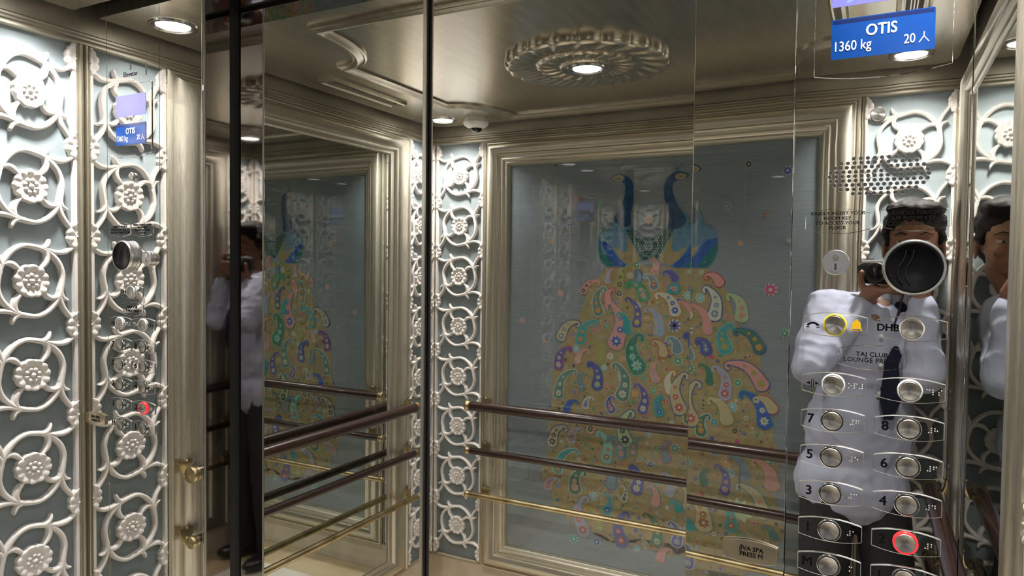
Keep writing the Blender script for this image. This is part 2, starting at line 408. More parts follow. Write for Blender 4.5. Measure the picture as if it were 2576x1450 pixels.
# corner posts and base rail of the gilded woodwork
def gpost(nm, wall, s0, s1, t0=.212, t1=2.104):
    k = [(0,0),(0,.012),(.12,.019),(.25,.014),(.4,.014),(.5,.022),(.68,.022),(.8,.013),(1,.018),(1,0)]
    mb = MB().mat(gold_v); vs = []; R, P = WALL[wall]
    for t in (t0, t1):
        for q, h in k: vs.append((s0+(s1-s0)*q, t-t0, h))
    m = len(k); fs = [(j, j+m, j+m+1, j+1) for j in range(m-1)]
    mb.add(vs, fs); o = ob(nm, mb, None, 'soft'); mm = R.to_4x4(); mm.translation = Vector(P(0, t0)); o.matrix_world = mm
    o['kind'] = 'structure'; return o
i_ = 5
for wall, s0, s1 in (('left',-.018,-.0005),('left',-D,-D+.018),('rear',-W,-W+.026),('rear',-.026,0),('right',0.0005,.018),('right',D-.018,D),('rear',-.284,-.272),('rear',-W+.272,-W+.284)):
    gpost('trim_%d' % i_, wall, s0, s1); i_ += 1
bprof = [(0,0),(0,.014),(.006,.018),(.012,.014),(.014,.008),(.014,0)]
for nm, wall, s0, s1 in (('trim_%d'%i_,'left',-D,0),('trim_%d'%(i_+1),'rear',-W,0),('trim_%d'%(i_+2),'right',0,D)):
    mbx = rail_profile(wall, s0, s1, .21, [(b_[0], b_[1]) for b_ in bprof], gold_w)
    struct(nm, mbx, 'soft')

# ------------------------------------------------------------------ picture frames
FPROF = [(0,0),(0,.030),(.004,.036),(.009,.036),(.012,.030),(.017,.032),(.021,.041),(.030,.049),(.042,.052),(.054,.049),(.060,.042),
         (.064,.040),(.069,.043),(.073,.039),(.076,.031),(.084,.029),(.090,.032),(.094,.026),(.099,.022),(.106,.024),(.110,.018),(.116,.014),(.120,.014),(.122,.006)]
def frame_mesh(w_, h_, kx=1.0, kz=.95):
    kh = .76 if kx > 1 else 1.0; vs = []; fs = []; n = len(FPROF)
    for (q, hh) in FPROF: vs += [(q*kx,q*kz,hh*kh),(w_-q*kx,q*kz,hh*kh),(w_-q*kx,h_-q*kz,hh*kh),(q*kx,h_-q*kz,hh*kh)]
    mb = MB()
    mb.v = vs
    for i in range(n-1):
        for k in range(4):
            a = i*4+k; b = i*4+(k+1)%4
            mb.mat(gold_h if k in (0,2) else gold_v)
            mb.f.append((a, b, b+4, a+4)); mb.m.append(mb.cur)
    return mb
def framed(name, wall, s0, s1, t0, t1, kx=1.0, **k):
    e = wthing(name, wall, s0, t0, **k)
    ob('frame', frame_mesh(s1-s0, t1-t0, kx), e, 'soft'); return e, s1-s0, t1-t0
FT0, FT1 = .212, 2.104
for wall, s0, s1, lab in (('left', -1.235, -FR, 'large dark mirror in a stepped silver-gold frame on the left wall'),
                          ('right', FR, 1.235, 'large dark mirror in a stepped silver-gold frame on the right wall')):
    e, w_, h_ = framed('framed_mirror', wall, s0, s1, FT0, FT1, 1.60, label=lab, cat='mirror', group='framed mirrors on the side walls')
    ob('mirror_glass', MB().mat(mirror_gl).box((.157,.092,.008),(w_-.157,h_-.092,.019)), e)

# ------------------------------------------------------------------ handrails
def handrail(wall, s0, s1, t, r, mt, label, h=.066, bx=.03, hb=.0535):
    e = wthing('handrail', wall, s0, t, label=label, cat='handrail', group='handrails in three tiers on the lift walls')
    L = s1-s0
    ob('rail', MB().mat(mt).tube([(.012,0,h),(L*.5,0,h),(L-.012,0,h)], r, 20), e, 'soft')
    for x, sg in ((0, 1), (L, -1)):
        mb = MB().mat(brass)
        mb.lathe([(0,-.004),(.006,-.003),(r*.55,-.001),(r+.0015,.001),(r+.003,.004),(r+.003,.011),(r+.001,.014),(r+.001,.024),(0,.024)], (x, 0, h), (sg,0,0), 20)
        ob('end_cap', mb, e, 'soft')
    xs = [bx, L-bx]
    for x in xs:
        mb = MB().mat(brass)
        prof = catmull([(0,-r*.5,h-r*.7),(0,-.010,h-r*.9-.002),(0,-.004,hb+.010),(0,.012,hb+.004),(0,.034,hb+.002)], 5)
        mb2 = []
        for (a, yy, zz) in prof: mb2.append((yy, zz))
        k = len(mb2); wid = [.009+.012*abs(2*i/(k-1)-.75) for i in range(k)]
        vs = []; fs = []
        for sgn in (-1, 1):
            for i, (yy, zz) in enumerate(mb2): vs.append((x+sgn*wid[i], yy, zz))
            for i, (yy, zz) in enumerate(mb2): vs.append((x+sgn*wid[i], yy-.002, zz-.004))
        for i in range(k-1):
            fs += [(i, i+1, 2*k+i+1, 2*k+i), (k+i, 3*k+i, 3*k+i+1, k+i+1), (i, k+i, k+i+1, i+1), (2*k+i, 2*k+i+1, 3*k+i+1, 3*k+i)]
        mb.add(vs, fs); mb.sphere((x, .034, hb+.004), .005, 10)
        mb.lathe([(0,.0),(.013,.0),(.013,.003),(.008,.006),(0,.010)], (x, -.001, hb), (0,0,1), 16)
        ob('bracket', mb, e, 'soft')
    return e
tiers = ((.940,.0215,wood,'thick dark wooden','topmost'),(.742,.0155,wood,'slimmer dark wooden','middle'),(.548,.0125,brass,'thin brass','lowest'))
for wall, s0, s1, wl in (('left', -1.218, -.262, 'left wall mirror'), ('rear', -W+.235, -.235, 'peacock picture'), ('right', .262, 1.218, 'right wall mirror')):
    for t, r, mt, lk, pos in tiers:
        handrail(wall, s0, s1, t, r, mt, '%s handrail across the %s, %s of the three' % (lk, wl, pos), *((.076, .016, .040) if wall != 'rear' else (.083, .085, .0535)))
# ------------------------------------------------------------------ control panels
def arch(w_, hs, hm, n=12, bow_b=True, bow_t=True):    # bowed plate outline, CCW
    top = [(w_/2 - w_*i/n, hs/2 + ((hm-hs)/2)*(1-(2*i/n-1)**2)*(1 if bow_t else 0)) for i in range(n+1)]
    bot = [(-w_/2 + w_*i/n, -hs/2 - ((hm-hs)/2)*(1-(2*i/n-1)**2)*(1 if bow_b else 0)) for i in range(n+1)]
    return bot + top
BR = {'1':[1],'2':[1,2],'3':[1,4],'4':[1,4,5],'5':[1,5],'6':[1,2,4],'7':[1,2,4,5],'8':[1,2,5],'n':[3,4,5,6],'M':[1,3,4],'L':[1,2,3],
      'o':[1,3,5],'p':[1,2,3,4],'e':[1,5],'c':[1,4],'l':[1,2,3],'s':[2,3,4]}
def braille(parent, cells, x, y, z):
    mb = MB().mat(alu)
    for i, c in enumerate(cells):
        for d in BR[c]:
            mb.sphere((x+(i-(len(cells)-1)/2)*.0070+(.0029 if d > 3 else 0)-.00145, y-((d-1)%3-1)*.0029, z), .00112, 10)
    return ob('braille_dots', mb, parent, 'all')
PLATE_W, PLATE_H, PLATE_M = .0835, .0228, .0348
def push_button(parent, x, y, ring, lit=None):
    b = ob('push_button', MB().mat(cap_m).lathe([(.0128,.0),(.0128,.0042),(.0122,.0048),(.0095,.0040),(.005,.0028),(0,.0023)], (0,0,0), (0,0,1), 40), parent, 'soft')
    b.location = (x, y, .0022)
    if ring == 'thick': rm, r1, h = lit or white_pl, .0155, .0034
    else: rm, r1, h = (lit or chrome), .0156, .0022
    mb = MB().mat(rm).lathe([(r1,0),(r1,h*.7),(r1-.0008,h),(.0140,h+.0002),(.0131,h-.0008),(.0130,0)], (0,0,.0005), (0,0,1), 44)
    if ring != 'thick' and not lit: mb.mat(black).lathe([(.0147,.0022),(.0143,.0032),(.0129,.0032)], (0,0,.0006), (0,0,1), 40)
    r = ob('button_ring', mb, b, 'soft')
    if lit is red_em:
        mb = MB().mat(red_hot)
        for k in range(12):
            a = 2*PI*k/12+.1; mb.sphere((.01425*math.cos(a), .01425*math.sin(a), .0030), .0011, 8, (1,1,.5))
        ob('led_dots', mb, b, 'all')
    return b
def button_plate(e, x, y, word, ring='thin', lit=None, cells=None, sym=None, flip=False, label=None, tsize=.0185):
    p = ob('button_plate', MB().mat(steel).poly(arch(PLATE_W, PLATE_H, PLATE_M), 0, .0022), e)
    p.location = (x, y, .0); bevel(p, .0011, 2); p.data.materials.append(alu); p.modifiers[0].material = 1
    if label: p['label'] = label
    push_button(p, 0, 0, ring, lit)
    sg = -1 if flip else 1
    if word:
        tx = text_mesh(word, tsize, ink, bold=.0006, depth=.0001); t = ob('numeral', tx, p); t.location = (-.0285 if len(word) < 3 else -.0283, 0, .00235)
    if sym:
        mb = MB().mat(ink)
        if sym == 'open' or sym == 'close':
            c = -.027*sg; out = sym == 'open'
            for q in (-.0013, .0013): mb.poly([(c+q-.0005,-.0055),(c+q+.0005,-.0055),(c+q+.0005,.0055),(c+q-.0005,.0055)], .0021, .0024)
            for q in (-1, 1):
                a, b = (c+q*.0035, c+q*.0085) if out else (c+q*.0085, c+q*.0035)
                tri = [(a,-.0024),(b,0),(a,.0024)]
                if (b-a) < 0: tri.reverse()
                mb.poly(tri, .0021, .0024)
        if sym == 'alarm':
            c = -.0285; arc = []
            for k in range(13):
                a = PI*(.04+.92*k/12); arc.append((c+.0085*math.cos(a), -.0035+.0062*math.sin(a)))
            inner = [(c+.0048*math.cos(PI*k/8), -.0028+.0028*math.sin(PI*k/8)) for k in range(9)]
            mb.poly(arc+[(c-.0048,-.0028)]+inner[::-1][1:], .0021, .0024)
            for q in (-1, 1): mb.poly([(c+q*.0067-.0021,-.0054),(c+q*.0067+.0021,-.0054),(c+q*.0067+.0021,-.0040),(c+q*.0067-.0021,-.0040)], .0021, .0024)
            ob('symbol', mb, p, label='black handset symbol'); mb = MB()
            c = .0275; ye = mat('amber_print', (.82,.48,.01), 0, .4); mb.mat(ye)
            mb.poly([(c-.0078,-.0072),(c+.0078,-.0072),(c+.0066,-.0040),(c+.0056,-.0010),(c+.0054,.0028),(c+.0040,.0058),(c+.0016,.0072),(c+.001,.0088),(c-.001,.0088),(c-.0016,.0072),(c-.0040,.0058),(c-.0054,.0028),(c-.0056,-.0010),(c-.0066,-.0040)], .0021, .0024)
            mb.mat(steel).poly([(c-.0058,-.0058),(c+.0058,-.0058),(c+.0052,-.0044),(c-.0052,-.0044)], .0024, .0026)
        ob('symbol', mb, p, label=('amber bell symbol' if sym == 'alarm' else 'black door-%s arrows' % sym))
    if cells: braille(p, cells, .0285*sg, 0, .0024)
    return p
reader_m = mat('satin_black_plastic', (.004,.004,.0045), 0, .22, Specular_IOR_Level=.12)
mark_m = mat('grey_black_mark', (.010,.010,.011), 0, .4, Specular_IOR_Level=.2)
def control_panel(x0, x1, left):
    cx = (x0+x1)/2; z0 = .42
    e = empty('control_panel', (cx, 0, z0), WALL['front'][0], label=('mirror-polished lift control panel left of the door, beside the carved lattice' if left else 'mirror-polished lift control panel right of the door, closest to the viewer'), cat='control panel', group='lift control panels')
    Y = lambda z: z - z0
    f = ob('faceplate', MB().mat(steel_wavy).box((-(x1-x0)/2+.0003,Y(.42),-.02),((x1-x0)/2-.0003,Y(2.27),0)), e); bevel(f, .0006, 1)
    d = ob('lower_faceplate', MB().mat(steel_wavy).box((-(x1-x0)/2+.0008,Y(FLOOR),-.02),((x1-x0)/2-.0008,Y(.4185),0)), e); bevel(d, .0008, 1)
    X = lambda v: v - cx
    dz = .0 if not left else .012
    # display cover with bowed lower edge
    if left: pl, pr, pb, pt = .119, .2868, 1.8166, 1.985
    else: pl, pr, pb, pt = 1.7330, 1.9018, 1.8300, 1.995
    n = 14; pts = [(X(pl)+(pr-pl)*i/n, Y(pb)-.009*(1-(2*i/n-1)**2)) for i in range(n+1)] + [(X(pr),Y(pt)),(X(pl),Y(pt))]
    cv = ob('display_cover', MB().mat(steel_wavy).poly(pts, 0, .0018), e); bevel(cv, .0009, 2)
    dx0, dx1 = (.1530,.2657) if left else (1.7548,1.8807)
    oz0, oz1, sz0, sz1 = (1.8395,1.8905,1.9085,1.9600) if left else (1.8509,1.9062,1.9238,1.9760)
    def rrect(w_, h_, r):
        out = []
        for (sx, sy, a0) in ((1,-1,-PI/2),(1,1,0),(-1,1,PI/2),(-1,-1,PI)):
            for k in range(5): a = a0+PI/2*k/4; out.append((sx*(w_/2-r)+r*math.cos(a), sy*(h_/2-r)+r*math.sin(a)))
        return out
    wd = dx1-dx0; mx = X((dx0+dx1)/2)
    s = ob('display_screen', MB().mat(screen_em).poly(rrect(wd, sz1-sz0, .002), .0008, .0022), e, label='violet-blue lit display screen')
    s.location = (mx, Y((sz0+sz1)/2), .0004)
    if not left:
        mb = MB().mat(screen_lt); c0 = -wd*.28; b_ = -(sz1-sz0)/2+.004
        mb.poly([(c0-.0095,b_-.001),(c0,b_+.0025),(c0+.0105,b_+.0005),(c0+.004,b_+.024),(c0-.003,b_+.024)], .0021, .0024); ob('screen_graphic', mb, s)
    p = ob('capacity_plate', MB().mat(bluep).poly(rrect(wd, oz1-oz0, .0025), .0006, .0024).mat(bluep_top).poly([(-wd/2+.0015,(oz1-oz0)/2-.0068),(wd/2-.0015,(oz1-oz0)/2-.0068),(wd/2-.0015,(oz1-oz0)/2-.0012),(-wd/2+.0015,(oz1-oz0)/2-.0012)], .0022, .0025), e, label='blue capacity plate with pale lettering')
    p.location = (mx, Y((oz0+oz1)/2), .0004); h_ = oz1-oz0
    text('OTIS', .0215*h_/.0553, textw, p, -.0005, h_*.13, .0026, bold=.0005, sx=.84)
    text('1360 kg', .0195*h_/.0553, textw, p, -wd*.29, -h_*.20, .0026, bold=.0001, sx=.78, name='weight_lettering')
    text('20', .0180*h_/.0553, textw, p, wd*.265, -h_*.20, .0026, bold=.0001, sx=.78, name='number_lettering')
    mb = MB().mat(textw); px, py, q = wd*.40, -h_*.20, .0062*h_/.0553
    def stroke(a, b, t=.0006):
        a = Vector((*a,0)); b = Vector((*b,0)); d_ = (b-a).normalized(); n_ = Vector((-d_.y,d_.x,0))*t
        mb.poly([tuple((a-n_)[:2]), tuple((b-n_)[:2]), tuple((b+n_)[:2]), tuple((a+n_)[:2])], .0025, .0028)
    stroke((px, py+q*1.25), (px-.0004, py+q*.2)); stroke((px-.0003, py+q*.3), (px-.0058, py-q*.95)); stroke((px-.0003, py+q*.3), (px+.0058, py-q*.95))
    ob('person_character', mb, p)
    if left:
        ep = ob('number_plate', MB().mat(steel).poly(arch(.112,.030,.046), 0, .0018), e); ep.location = (X(.2086), Y(2.016), 0); bevel(ep, .0006, 2)
        text('3\nElevator', .0165, ink, ep, 0, .001, .0019, line=.95)
    # round blank stud
    rx, rz = (.2141,1.7618) if left else (1.8162,1.7697)
    st = ob('round_stud', MB().mat(cap_m).lathe([(.0095,0),(.0098,.001),(.0098,.0055),(.0088,.0066),(0,.0063)], (0,0,0), (0,0,1), 36), e, 'soft'); st.location = (X(rx), Y(rz), 0)
    def sign(x, z, w_, hs, hm, txt, size, dy=0, line=.95):
        s = ob('sign_plate', MB().mat(steel).poly(arch(w_,hs,hm), 0, .0016), e); s.location = (X(x), Y(z), 0); bevel(s, .0006, 2)
        text(txt, size, ink, s, 0, dy, .0017, bold=.00020, line=line, spacing=1.06)
        return s
    if not left:
        # speaker grille: rows of dark holes in an oval
        mb = MB().mat(black); gx, gz = X(1.8180), Y(1.6868)
        rows_ = 9
        for r in range(rows_):
            yy = (r-(rows_-1)/2)*.0061; half = .0605*math.sqrt(max(0, 1-(yy/.0282)**2)); m_ = max(2, int(half*2/.0077))
            for k in range(m_+1):
                xx = -half+2*half*k/m_
                mb.lathe([(.0021,0),(.0021,.0005),(0,.0005)], (gx+xx, gz+yy, 0), (0,0,1), 10)
        ob('speaker_grille', mb, e)
        mb = MB().mat(chrome)
        for r in range(rows_):
            yy = (r-(rows_-1)/2)*.0061; half = .0605*math.sqrt(max(0, 1-(yy/.0282)**2)); m_ = max(2, int(half*2/.0077))
            for k in range(m_+1):
                xx = -half+2*half*k/m_; mb.lathe([(.0028,0),(.0024,.0004),(.0021,.0001)], (gx+xx, gz+yy, 0), (0,0,1), 10)
        ob('grille_rims', mb, e, 'soft')
        sign(1.7690, 1.6240, .084, .0215, .0355, 'KINDLY INSERT YOUR\nROOM KEY\nTO ACCESS YOUR\nFLOOR', .0066, .001, 1.02)
        sign(1.8640, 1.6268, .0840, .0220, .0350, 'KINDLY TOUCH\nYOUR ROOM KEY TO\nACCESS YOUR FLOOR', .0072, 0, 1.0)
        sign(1.8165, 1.4340, .0840, .0220, .0350, 'TAJ CLUB\nLOUNGE PRESS 7', .0088, .0)
        rdx, rdz, kx, kz = 1.8637, 1.5600, 1.7683, 1.5660
    else:
        sign(.1650, 1.6340, .080, .0215, .0350, 'KINDLY TOUCH\nYOUR ROOM KEY TO\nACCESS YOUR FLOOR', .0070, 0, 1.0)
        sign(.2500, 1.6340, .080, .0215, .0350, 'KINDLY INSERT YOUR\nROOM KEY\nTO ACCESS YOUR\nFLOOR', .0064, .001, 1.0)
        sign(.2100, 1.4400, .080, .0215, .0350, 'TAJ CLUB\nLOUNGE PRESS 7', .0085, .0)
        rdx, rdz, kx, kz = .1900, 1.5695, .2780, 1.5640
    # card reader: steel drum with glossy black face
    mb = MB().mat(alu).lathe([(.0365,0),(.0365,.003),(.0360,.0035),(.0360,.0042),(.0370,.0048),(.0378,.010),(.0374,.014),(.0358,.0158),(.0335,.0156)], (0,0,0), (0,0,1), 56)
    r = ob('card_reader', mb, e, 'soft', label='round steel card reader with black face'); r.location = (X(rdx), Y(rdz), 0)
    mb = MB().mat(reader_m).lathe([(.0350,.0135),(.0344,.0156),(.0330,.0160),(.0300,.0157),(.0290,.0150),(0,.0150)], (0,0,0), (0,0,1), 56)
    fce = ob('reader_face', mb, r, 'soft')
    mb = MB().mat(mark_m); wv = []
    for off in (-.0055, .0035):
        cpts = catmull([(-.004+off,.024,.0151),(-.006+off,.012,.0151),(-.012+off,-.001,.0151),(-.013+off,-.012,.0151),(-.008+off,-.022,.0151)], 6)
        mb.tube(cpts, .0008, 6)
    ob('wave_mark', mb, fce)
    # key switch
    mb = MB().mat(alu).lathe([(.0172,0),(.0172,.003),(.0166,.0036),(.0166,.0044),(.0175,.005),(.0178,.0105),(.0170,.0115),(0,.0114)], (0,0,0), (0,0,1), 40)
    ks = ob('key_switch', mb, e, 'soft', label='small round steel key switch'); ks.location = (X(kx), Y(kz), 0)
    mb = MB().mat(alu).lathe([(.0078,.0224),(.0076,.0232),(0,.0232)], (0,-.006,-.011), (0,0,1), 28); mb.mat(chrome).lathe([(.0042,.0224),(.0040,.0236),(.0030,.0236),(.0026,.0226),(0,.0226)], (0,.0068,-.011), (0,0,1), 20)
    mb.mat(black).poly([(-.0012,-.0105),(.0012,-.0105),(.0012,-.0015),(-.0012,-.0015)], .0115, .0125); ob('key_cylinder', mb, ks, 'soft')
    # buttons
    if not left:
        c0, c1 = 1.7689, 1.8637
        button_plate(e, X(c0), Y(1.4778), '', 'thick', yellow, sym='alarm', label='alarm button plate with yellow ring, handset and bell symbols')
        button_plate(e, X(c1), Y(1.4766), 'DHB', 'thick', white_pl, label='button plate marked DHB with white ring', tsize=.0135)
        rows = [1.3925, 1.3408, 1.2888, 1.2362, 1.1832, 1.1322]
    else:
        c0, c1 = .1640, .2520
        button_plate(e, X(.209), Y(1.4816), 'DHB', 'thick', white_pl, label='button plate marked DHB with white ring', tsize=.0135)
        rows = [1.4030, 1.3500, 1.3020, 1.2514, 1.2008, 1.1520]
    button_plate(e, X(c0), Y(rows[0]), '', 'thick', white_pl, ['o','p','n'], 'open', label='door-open button plate with white ring')
    button_plate(e, X(c1), Y(rows[0]), '', 'thick', white_pl, ['c','l','s'], 'close', flip=left, label='door-close button plate with white ring')
    for i, (a, b) in enumerate((('7','8'),('5','6'),('3','4'),('1','2'),('M','L'))):
        for ch, c_ in ((a, c0), (b, c1)):
            lit = red_em if ch == '2' else None
            button_plate(e, X(c_), Y(rows[i+1]), ch, 'thin' if not lit else 'thick', lit, (['n', ch] if ch.isdigit() else [ch]), label='button plate marked %s%s' % (ch, ', its ring lit red' if lit else ''))
    return e
control_panel(1.7092, 1.9251, False)
control_panel(.1140, .3120, True)
# the two spa signs on the plain strips beside the panels
for x, z, w_, lab in ((1.6612, 1.1304, .0790, 'brass-toned sign plate reading JIVA SPA PRESS M, left of the right control panel'),
                      (.0640, 1.1545, .0790, 'brass-toned sign plate reading JIVA SPA PRESS M, left of the left control panel')):
    e = empty('spa_sign', (x, 0, z), WALL['front'][0], label=lab, cat='sign', group='spa sign plates')
    p = ob('plate', MB().mat(noise_col(mat('satin_brass_plate', met=1), (.60,.52,.38), (.72,.64,.50), 20, rough=(.24,.36))).poly(arch(w_, .0235, .0350), 0, .0045), e)
    bevel(p, .0005, 2)
    text('J\u00ceVA SPA\nPRESS M', .0094, ink, e, .002, 0, .0046, bold=.00018, line=.95)

# ------------------------------------------------------------------ ceiling fittings
for i, (x, y) in enumerate(LAMPS):
    where = ['in the left corner beside the door','in the right corner above the control panel','in the left corner by the peacock wall','in the right corner by the peacock wall','in the middle of the flower medallion'][i]
    e = empty('downlight', (x, y, CEIL - (.0215 if i == 4 else 0)), label='round recessed ceiling downlight %s' % where, cat='ceiling light', group='recessed downlights')
    ob('bezel', MB().mat(chrome).lathe([(.062,0),(.060,-.004),(.052,-.005),(.047,-.002),(.043,.006)], (0,0,0), (0,0,1), 40), e, 'soft')
    ob('diffuser', MB().mat(lamp_em).lathe([(.043,-.001),(0,-.001)], (0,0,0), (0,0,1), 36), e)
# carved flower medallion
mb = MB().mat(gold_c); vs = []; fs = []; nr, na, RM = 40, 240, .246
for i in range(nr+1):
    q = i/nr
    for k in range(na):
        a = 2*PI*k/na; sw = a + .55*q
        pet = abs(math.sin(10*sw)); pet2 = abs(math.sin(10*sw+.6)); rill = math.sin(40*sw)
        R = RM*(1+.045*(pet**.6-.6)) if q > .9 else RM*(1+.045*(pet**.6-.6)*((q-.3)/.6 if q > .3 else 0))
        if q < .27: h = .026
        elif q < .33: h = .026+.006*math.sin(PI*(q-.27)/.06)
        elif q < .62: t = (q-.33)/.29; h = .018+.012*math.sin(PI*t*.8)*(.55+.45*pet2) + .0022*rill*math.sin(PI*t)
        elif q < .98: t = (q-.62)/.36; h = .016+.014*math.sin(PI*min(1,t)*.72)*(.5+.5*pet) + .0028*rill*math.sin(PI*t)
        else: h = .014
        vs.append((R*q*math.cos(a), R*q*math.sin(a), -h*.80))
for k in range(na): p = vs[nr*na+k]; vs.append((p[0], p[1], 0))
for i in range(nr+1):
    for k in range(na): a=i*na+k; b=i*na+(k+1)%na; fs.append((a,b,b+na,a+na))
mb.add(vs, fs); o = ob('ceiling_medallion', mb, None, 'all'); o.location = (W/2, -.71, CEIL)
tag(o, 'large round carved flower medallion on the ceiling centre, around a downlight', 'ceiling medallion')
# slot air vents
for x, lab in ((.167, 'long framed slot air vent in the ceiling along the left wall'), (W-.167, 'long framed slot air vent in the ceiling along the right wall')):
    e = empty('air_vent', (x, -.746, CEIL), label=lab, cat='vent', group='slot air vents in the ceiling')
    mb = MB().mat(gold_c); a, b = .038, .205
    rings = [(0,0),(.002,.010),(.008,.013),(.013,.009),(.019,.009),(.022,.004),(.022,-.012)]
    vs = []; fs = []
    for q, d in rings: vs += [(-a+q,-b+q,-d),(a-q,-b+q,-d),(a-q,b-q,-d),(-a+q,b-q,-d)]
    for i in range(len(rings)-1):
        for k in range(4): p=i*4+k; q=i*4+(k+1)%4; fs.append((p,p+4,q+4,q))
    mb.add(vs, fs); ob('vent_frame', mb, e, 'soft')
    mb = MB().mat(black).box((-a+.018,-b+.018,-.0005),(a-.018,b-.018,.0005)); ob('slot', mb, e)
    mb = MB().mat(gold_c)
    for k in (-.007, 0, .007): mb.box((k-.0013,-b+.02,-.004),(k+.0013,b-.02,-.001))
    ob('louver', mb, e)
# dome camera
e = empty('dome_camera', (.300, -1.287, CEIL), label='small white dome security camera on the ceiling by the left rear corner', cat='security camera')
ob('housing', MB().mat(white_pl).lathe([(.047,0),(.049,-.010),(.053,-.013),(.055,-.019),(.050,-.029),(.038,-.037),(.026,-.040)], (0,0,0), (0,0,1), 36), e, 'soft')
ob('lens_dome', MB().mat(dark_glass).lathe([(.026,-.039),(.0255,-.044),(.020,-.053),(.010,-.058),(0,-.059)], (0,0,0), (0,0,1), 28), e, 'soft')
mb = MB().mat(white_pl).lathe([(.028,-.0395),(.0265,-.0425),(.024,-.040)], (0,0,0), (0,0,1), 28); ob('lens_ring', mb, e, 'soft')
PAISLEY = """0.907 1.487 0.957 1.563 0.0156 olive x dk
0.985 1.511 0.98 1.541 0.0123 slate blue x
1.048 1.488 1.016 1.524 0.0152 slate white rust
1.006 1.445 0.942 1.492 0.0197 green green pink
0.817 1.379 0.837 1.47 0.019 ggreen white orange
0.857 1.425 0.877 1.466 0.0144 pink red x
0.751 1.458 0.818 1.496 0.0137 pink x dk
0.897 1.257 0.871 1.408 0.0304 pink slate blue
0.981 1.337 0.941 1.432 0.0168 indigo x yellow
0.938 1.308 0.907 1.371 0.0169 teal pteal x
1.073 1.31 1.023 1.395 0.0209 lav x lblue
1.133 1.391 1.064 1.453 0.0206 cream orange blue
1.13 1.475 1.105 1.47 0.0167 teal teal pink
0.655 1.265 0.729 1.325 0.0195 tan blue slate
0.742 1.256 0.806 1.333 0.0184 teal pteal orange
0.644 1.143 0.691 1.216 0.0187 indigo red pinkw
0.731 1.168 0.769 1.212 0.0147 pink x cream
0.828 1.184 0.81 1.26 0.019 olive x x
0.984 1.164 0.984 1.284 0.0318 dgreen pteal pteal
1.09 1.225 1.056 1.266 0.0165 tan red x
1.144 1.241 1.113 1.282 0.0172 slate white x
0.818 1.074 0.787 1.159 0.0191 indigo blue pgreen
0.927 1.044 0.899 1.162 0.0246 ggreen white cream
0.646 1.022 0.717 1.121 0.0196 ggreen white cream
0.75 1.059 0.752 1.115 0.0138 slate x slate
1.061 1.118 1.062 1.183 0.0157 pink x lav
1.119 1.079 1.126 1.149 0.0165 cream orange x
1.012 0.994 0.988 1.089 0.0194 indigo pink cream
1.079 0.988 1.08 1.049 0.0157 teal teal blue
1.157 1.014 1.172 1.144 0.025 tan blue red
0.768 0.983 0.797 1.018 0.0138 cream x blue
0.685 0.96 0.729 0.997 0.0154 blue x x
0.879 0.98 0.878 1.028 0.0162 indigo white pink
0.62 0.813 0.675 0.881 0.0213 tan blue dk
0.707 0.836 0.75 0.883 0.0186 lav x rust
0.791 0.885 0.806 0.901 0.0173 tan red dk
0.941 0.86 0.958 0.975 0.0259 pgreen blue dk
0.864 0.779 0.832 0.875 0.0205 pteal pteal rust
0.925 0.801 0.872 0.861 0.0179 slate teal pink
0.975 0.813 1.012 0.878 0.0154 ggreen x pink
1.11 0.808 1.115 0.873 0.0165 slate red x
0.726 0.633 0.758 0.706 0.0254 dgreen white pink
0.648 0.7 0.726 0.789 0.0178 teal white orange
0.885 0.672 0.919 0.72 0.02 slate blue x
0.992 0.67 0.977 0.752 0.0215 indigo blue cream
0.94 0.619 0.934 0.67 0.0132 cream x dk
1.126 0.677 1.104 0.747 0.0183 lav x x
1.069 0.626 1.049 0.688 0.0176 pink teal x
0.601 0.619 0.649 0.656 0.0179 lav x red
0.765 0.459 0.77 0.596 0.0263 lav slate red
0.838 0.477 0.781 0.559 0.0173 olive orange pgreen
0.87 0.56 0.866 0.626 0.0191 teal x blue
0.931 0.446 0.946 0.559 0.0247 indigo slate red
1.079 0.47 1.032 0.573 0.0213 dgreen orange pgreen
1.157 0.485 1.135 0.555 0.0192 indigo white lav
1.161 0.619 1.129 0.641 0.0173 teal x x
1.094 0.408 1.132 0.448 0.0167 pink x x
1.235 1.396 1.205 1.487 0.0213 cream blue slate
1.211 1.339 1.152 1.423 0.0143 pink pink x
1.247 1.51 1.202 1.532 0.0151 pink red x
1.328 1.395 1.288 1.464 0.0209 pgreen x pink
1.272 1.282 1.283 1.358 0.0227 teal pteal olive
1.388 1.287 1.31 1.34 0.0177 dgreen blue orange
1.207 1.267 1.178 1.3 0.0169 indigo blue slate
1.398 1.163 1.282 1.221 0.0219 pink blue olive
1.276 1.116 1.243 1.207 0.0214 lav x red
1.22 1.156 1.189 1.213 0.013 dgreen x x
1.411 1.034 1.338 1.125 0.0224 blue teal cream
1.434 1.083 1.379 1.111 0.0171 tan red x
1.283 1.029 1.226 1.092 0.0214 tan olive x
1.194 0.974 1.214 1.031 0.018 dgreen white orange
1.349 0.84 1.302 0.897 0.0191 slate x x
1.283 0.776 1.255 0.858 0.0177 indigo x pink
1.208 0.79 1.215 0.835 0.0142 dgreen x x
1.211 0.643 1.16 0.721 0.0285 tan slate rust
1.307 0.651 1.263 0.729 0.0204 teal x rust
1.413 0.719 1.33 0.8 0.021 tan teal pink
1.449 0.643 1.414 0.672 0.0146 ggreen x x
1.44 0.824 1.384 0.894 0.0224 pink olive x
1.129 1.518 1.086 1.539 0.0145 indigo lav x
1.052 1.545 1.043 1.59 0.0124 pink pinkw x
0.857 1.501 0.878 1.548 0.0117 lav orange x"""
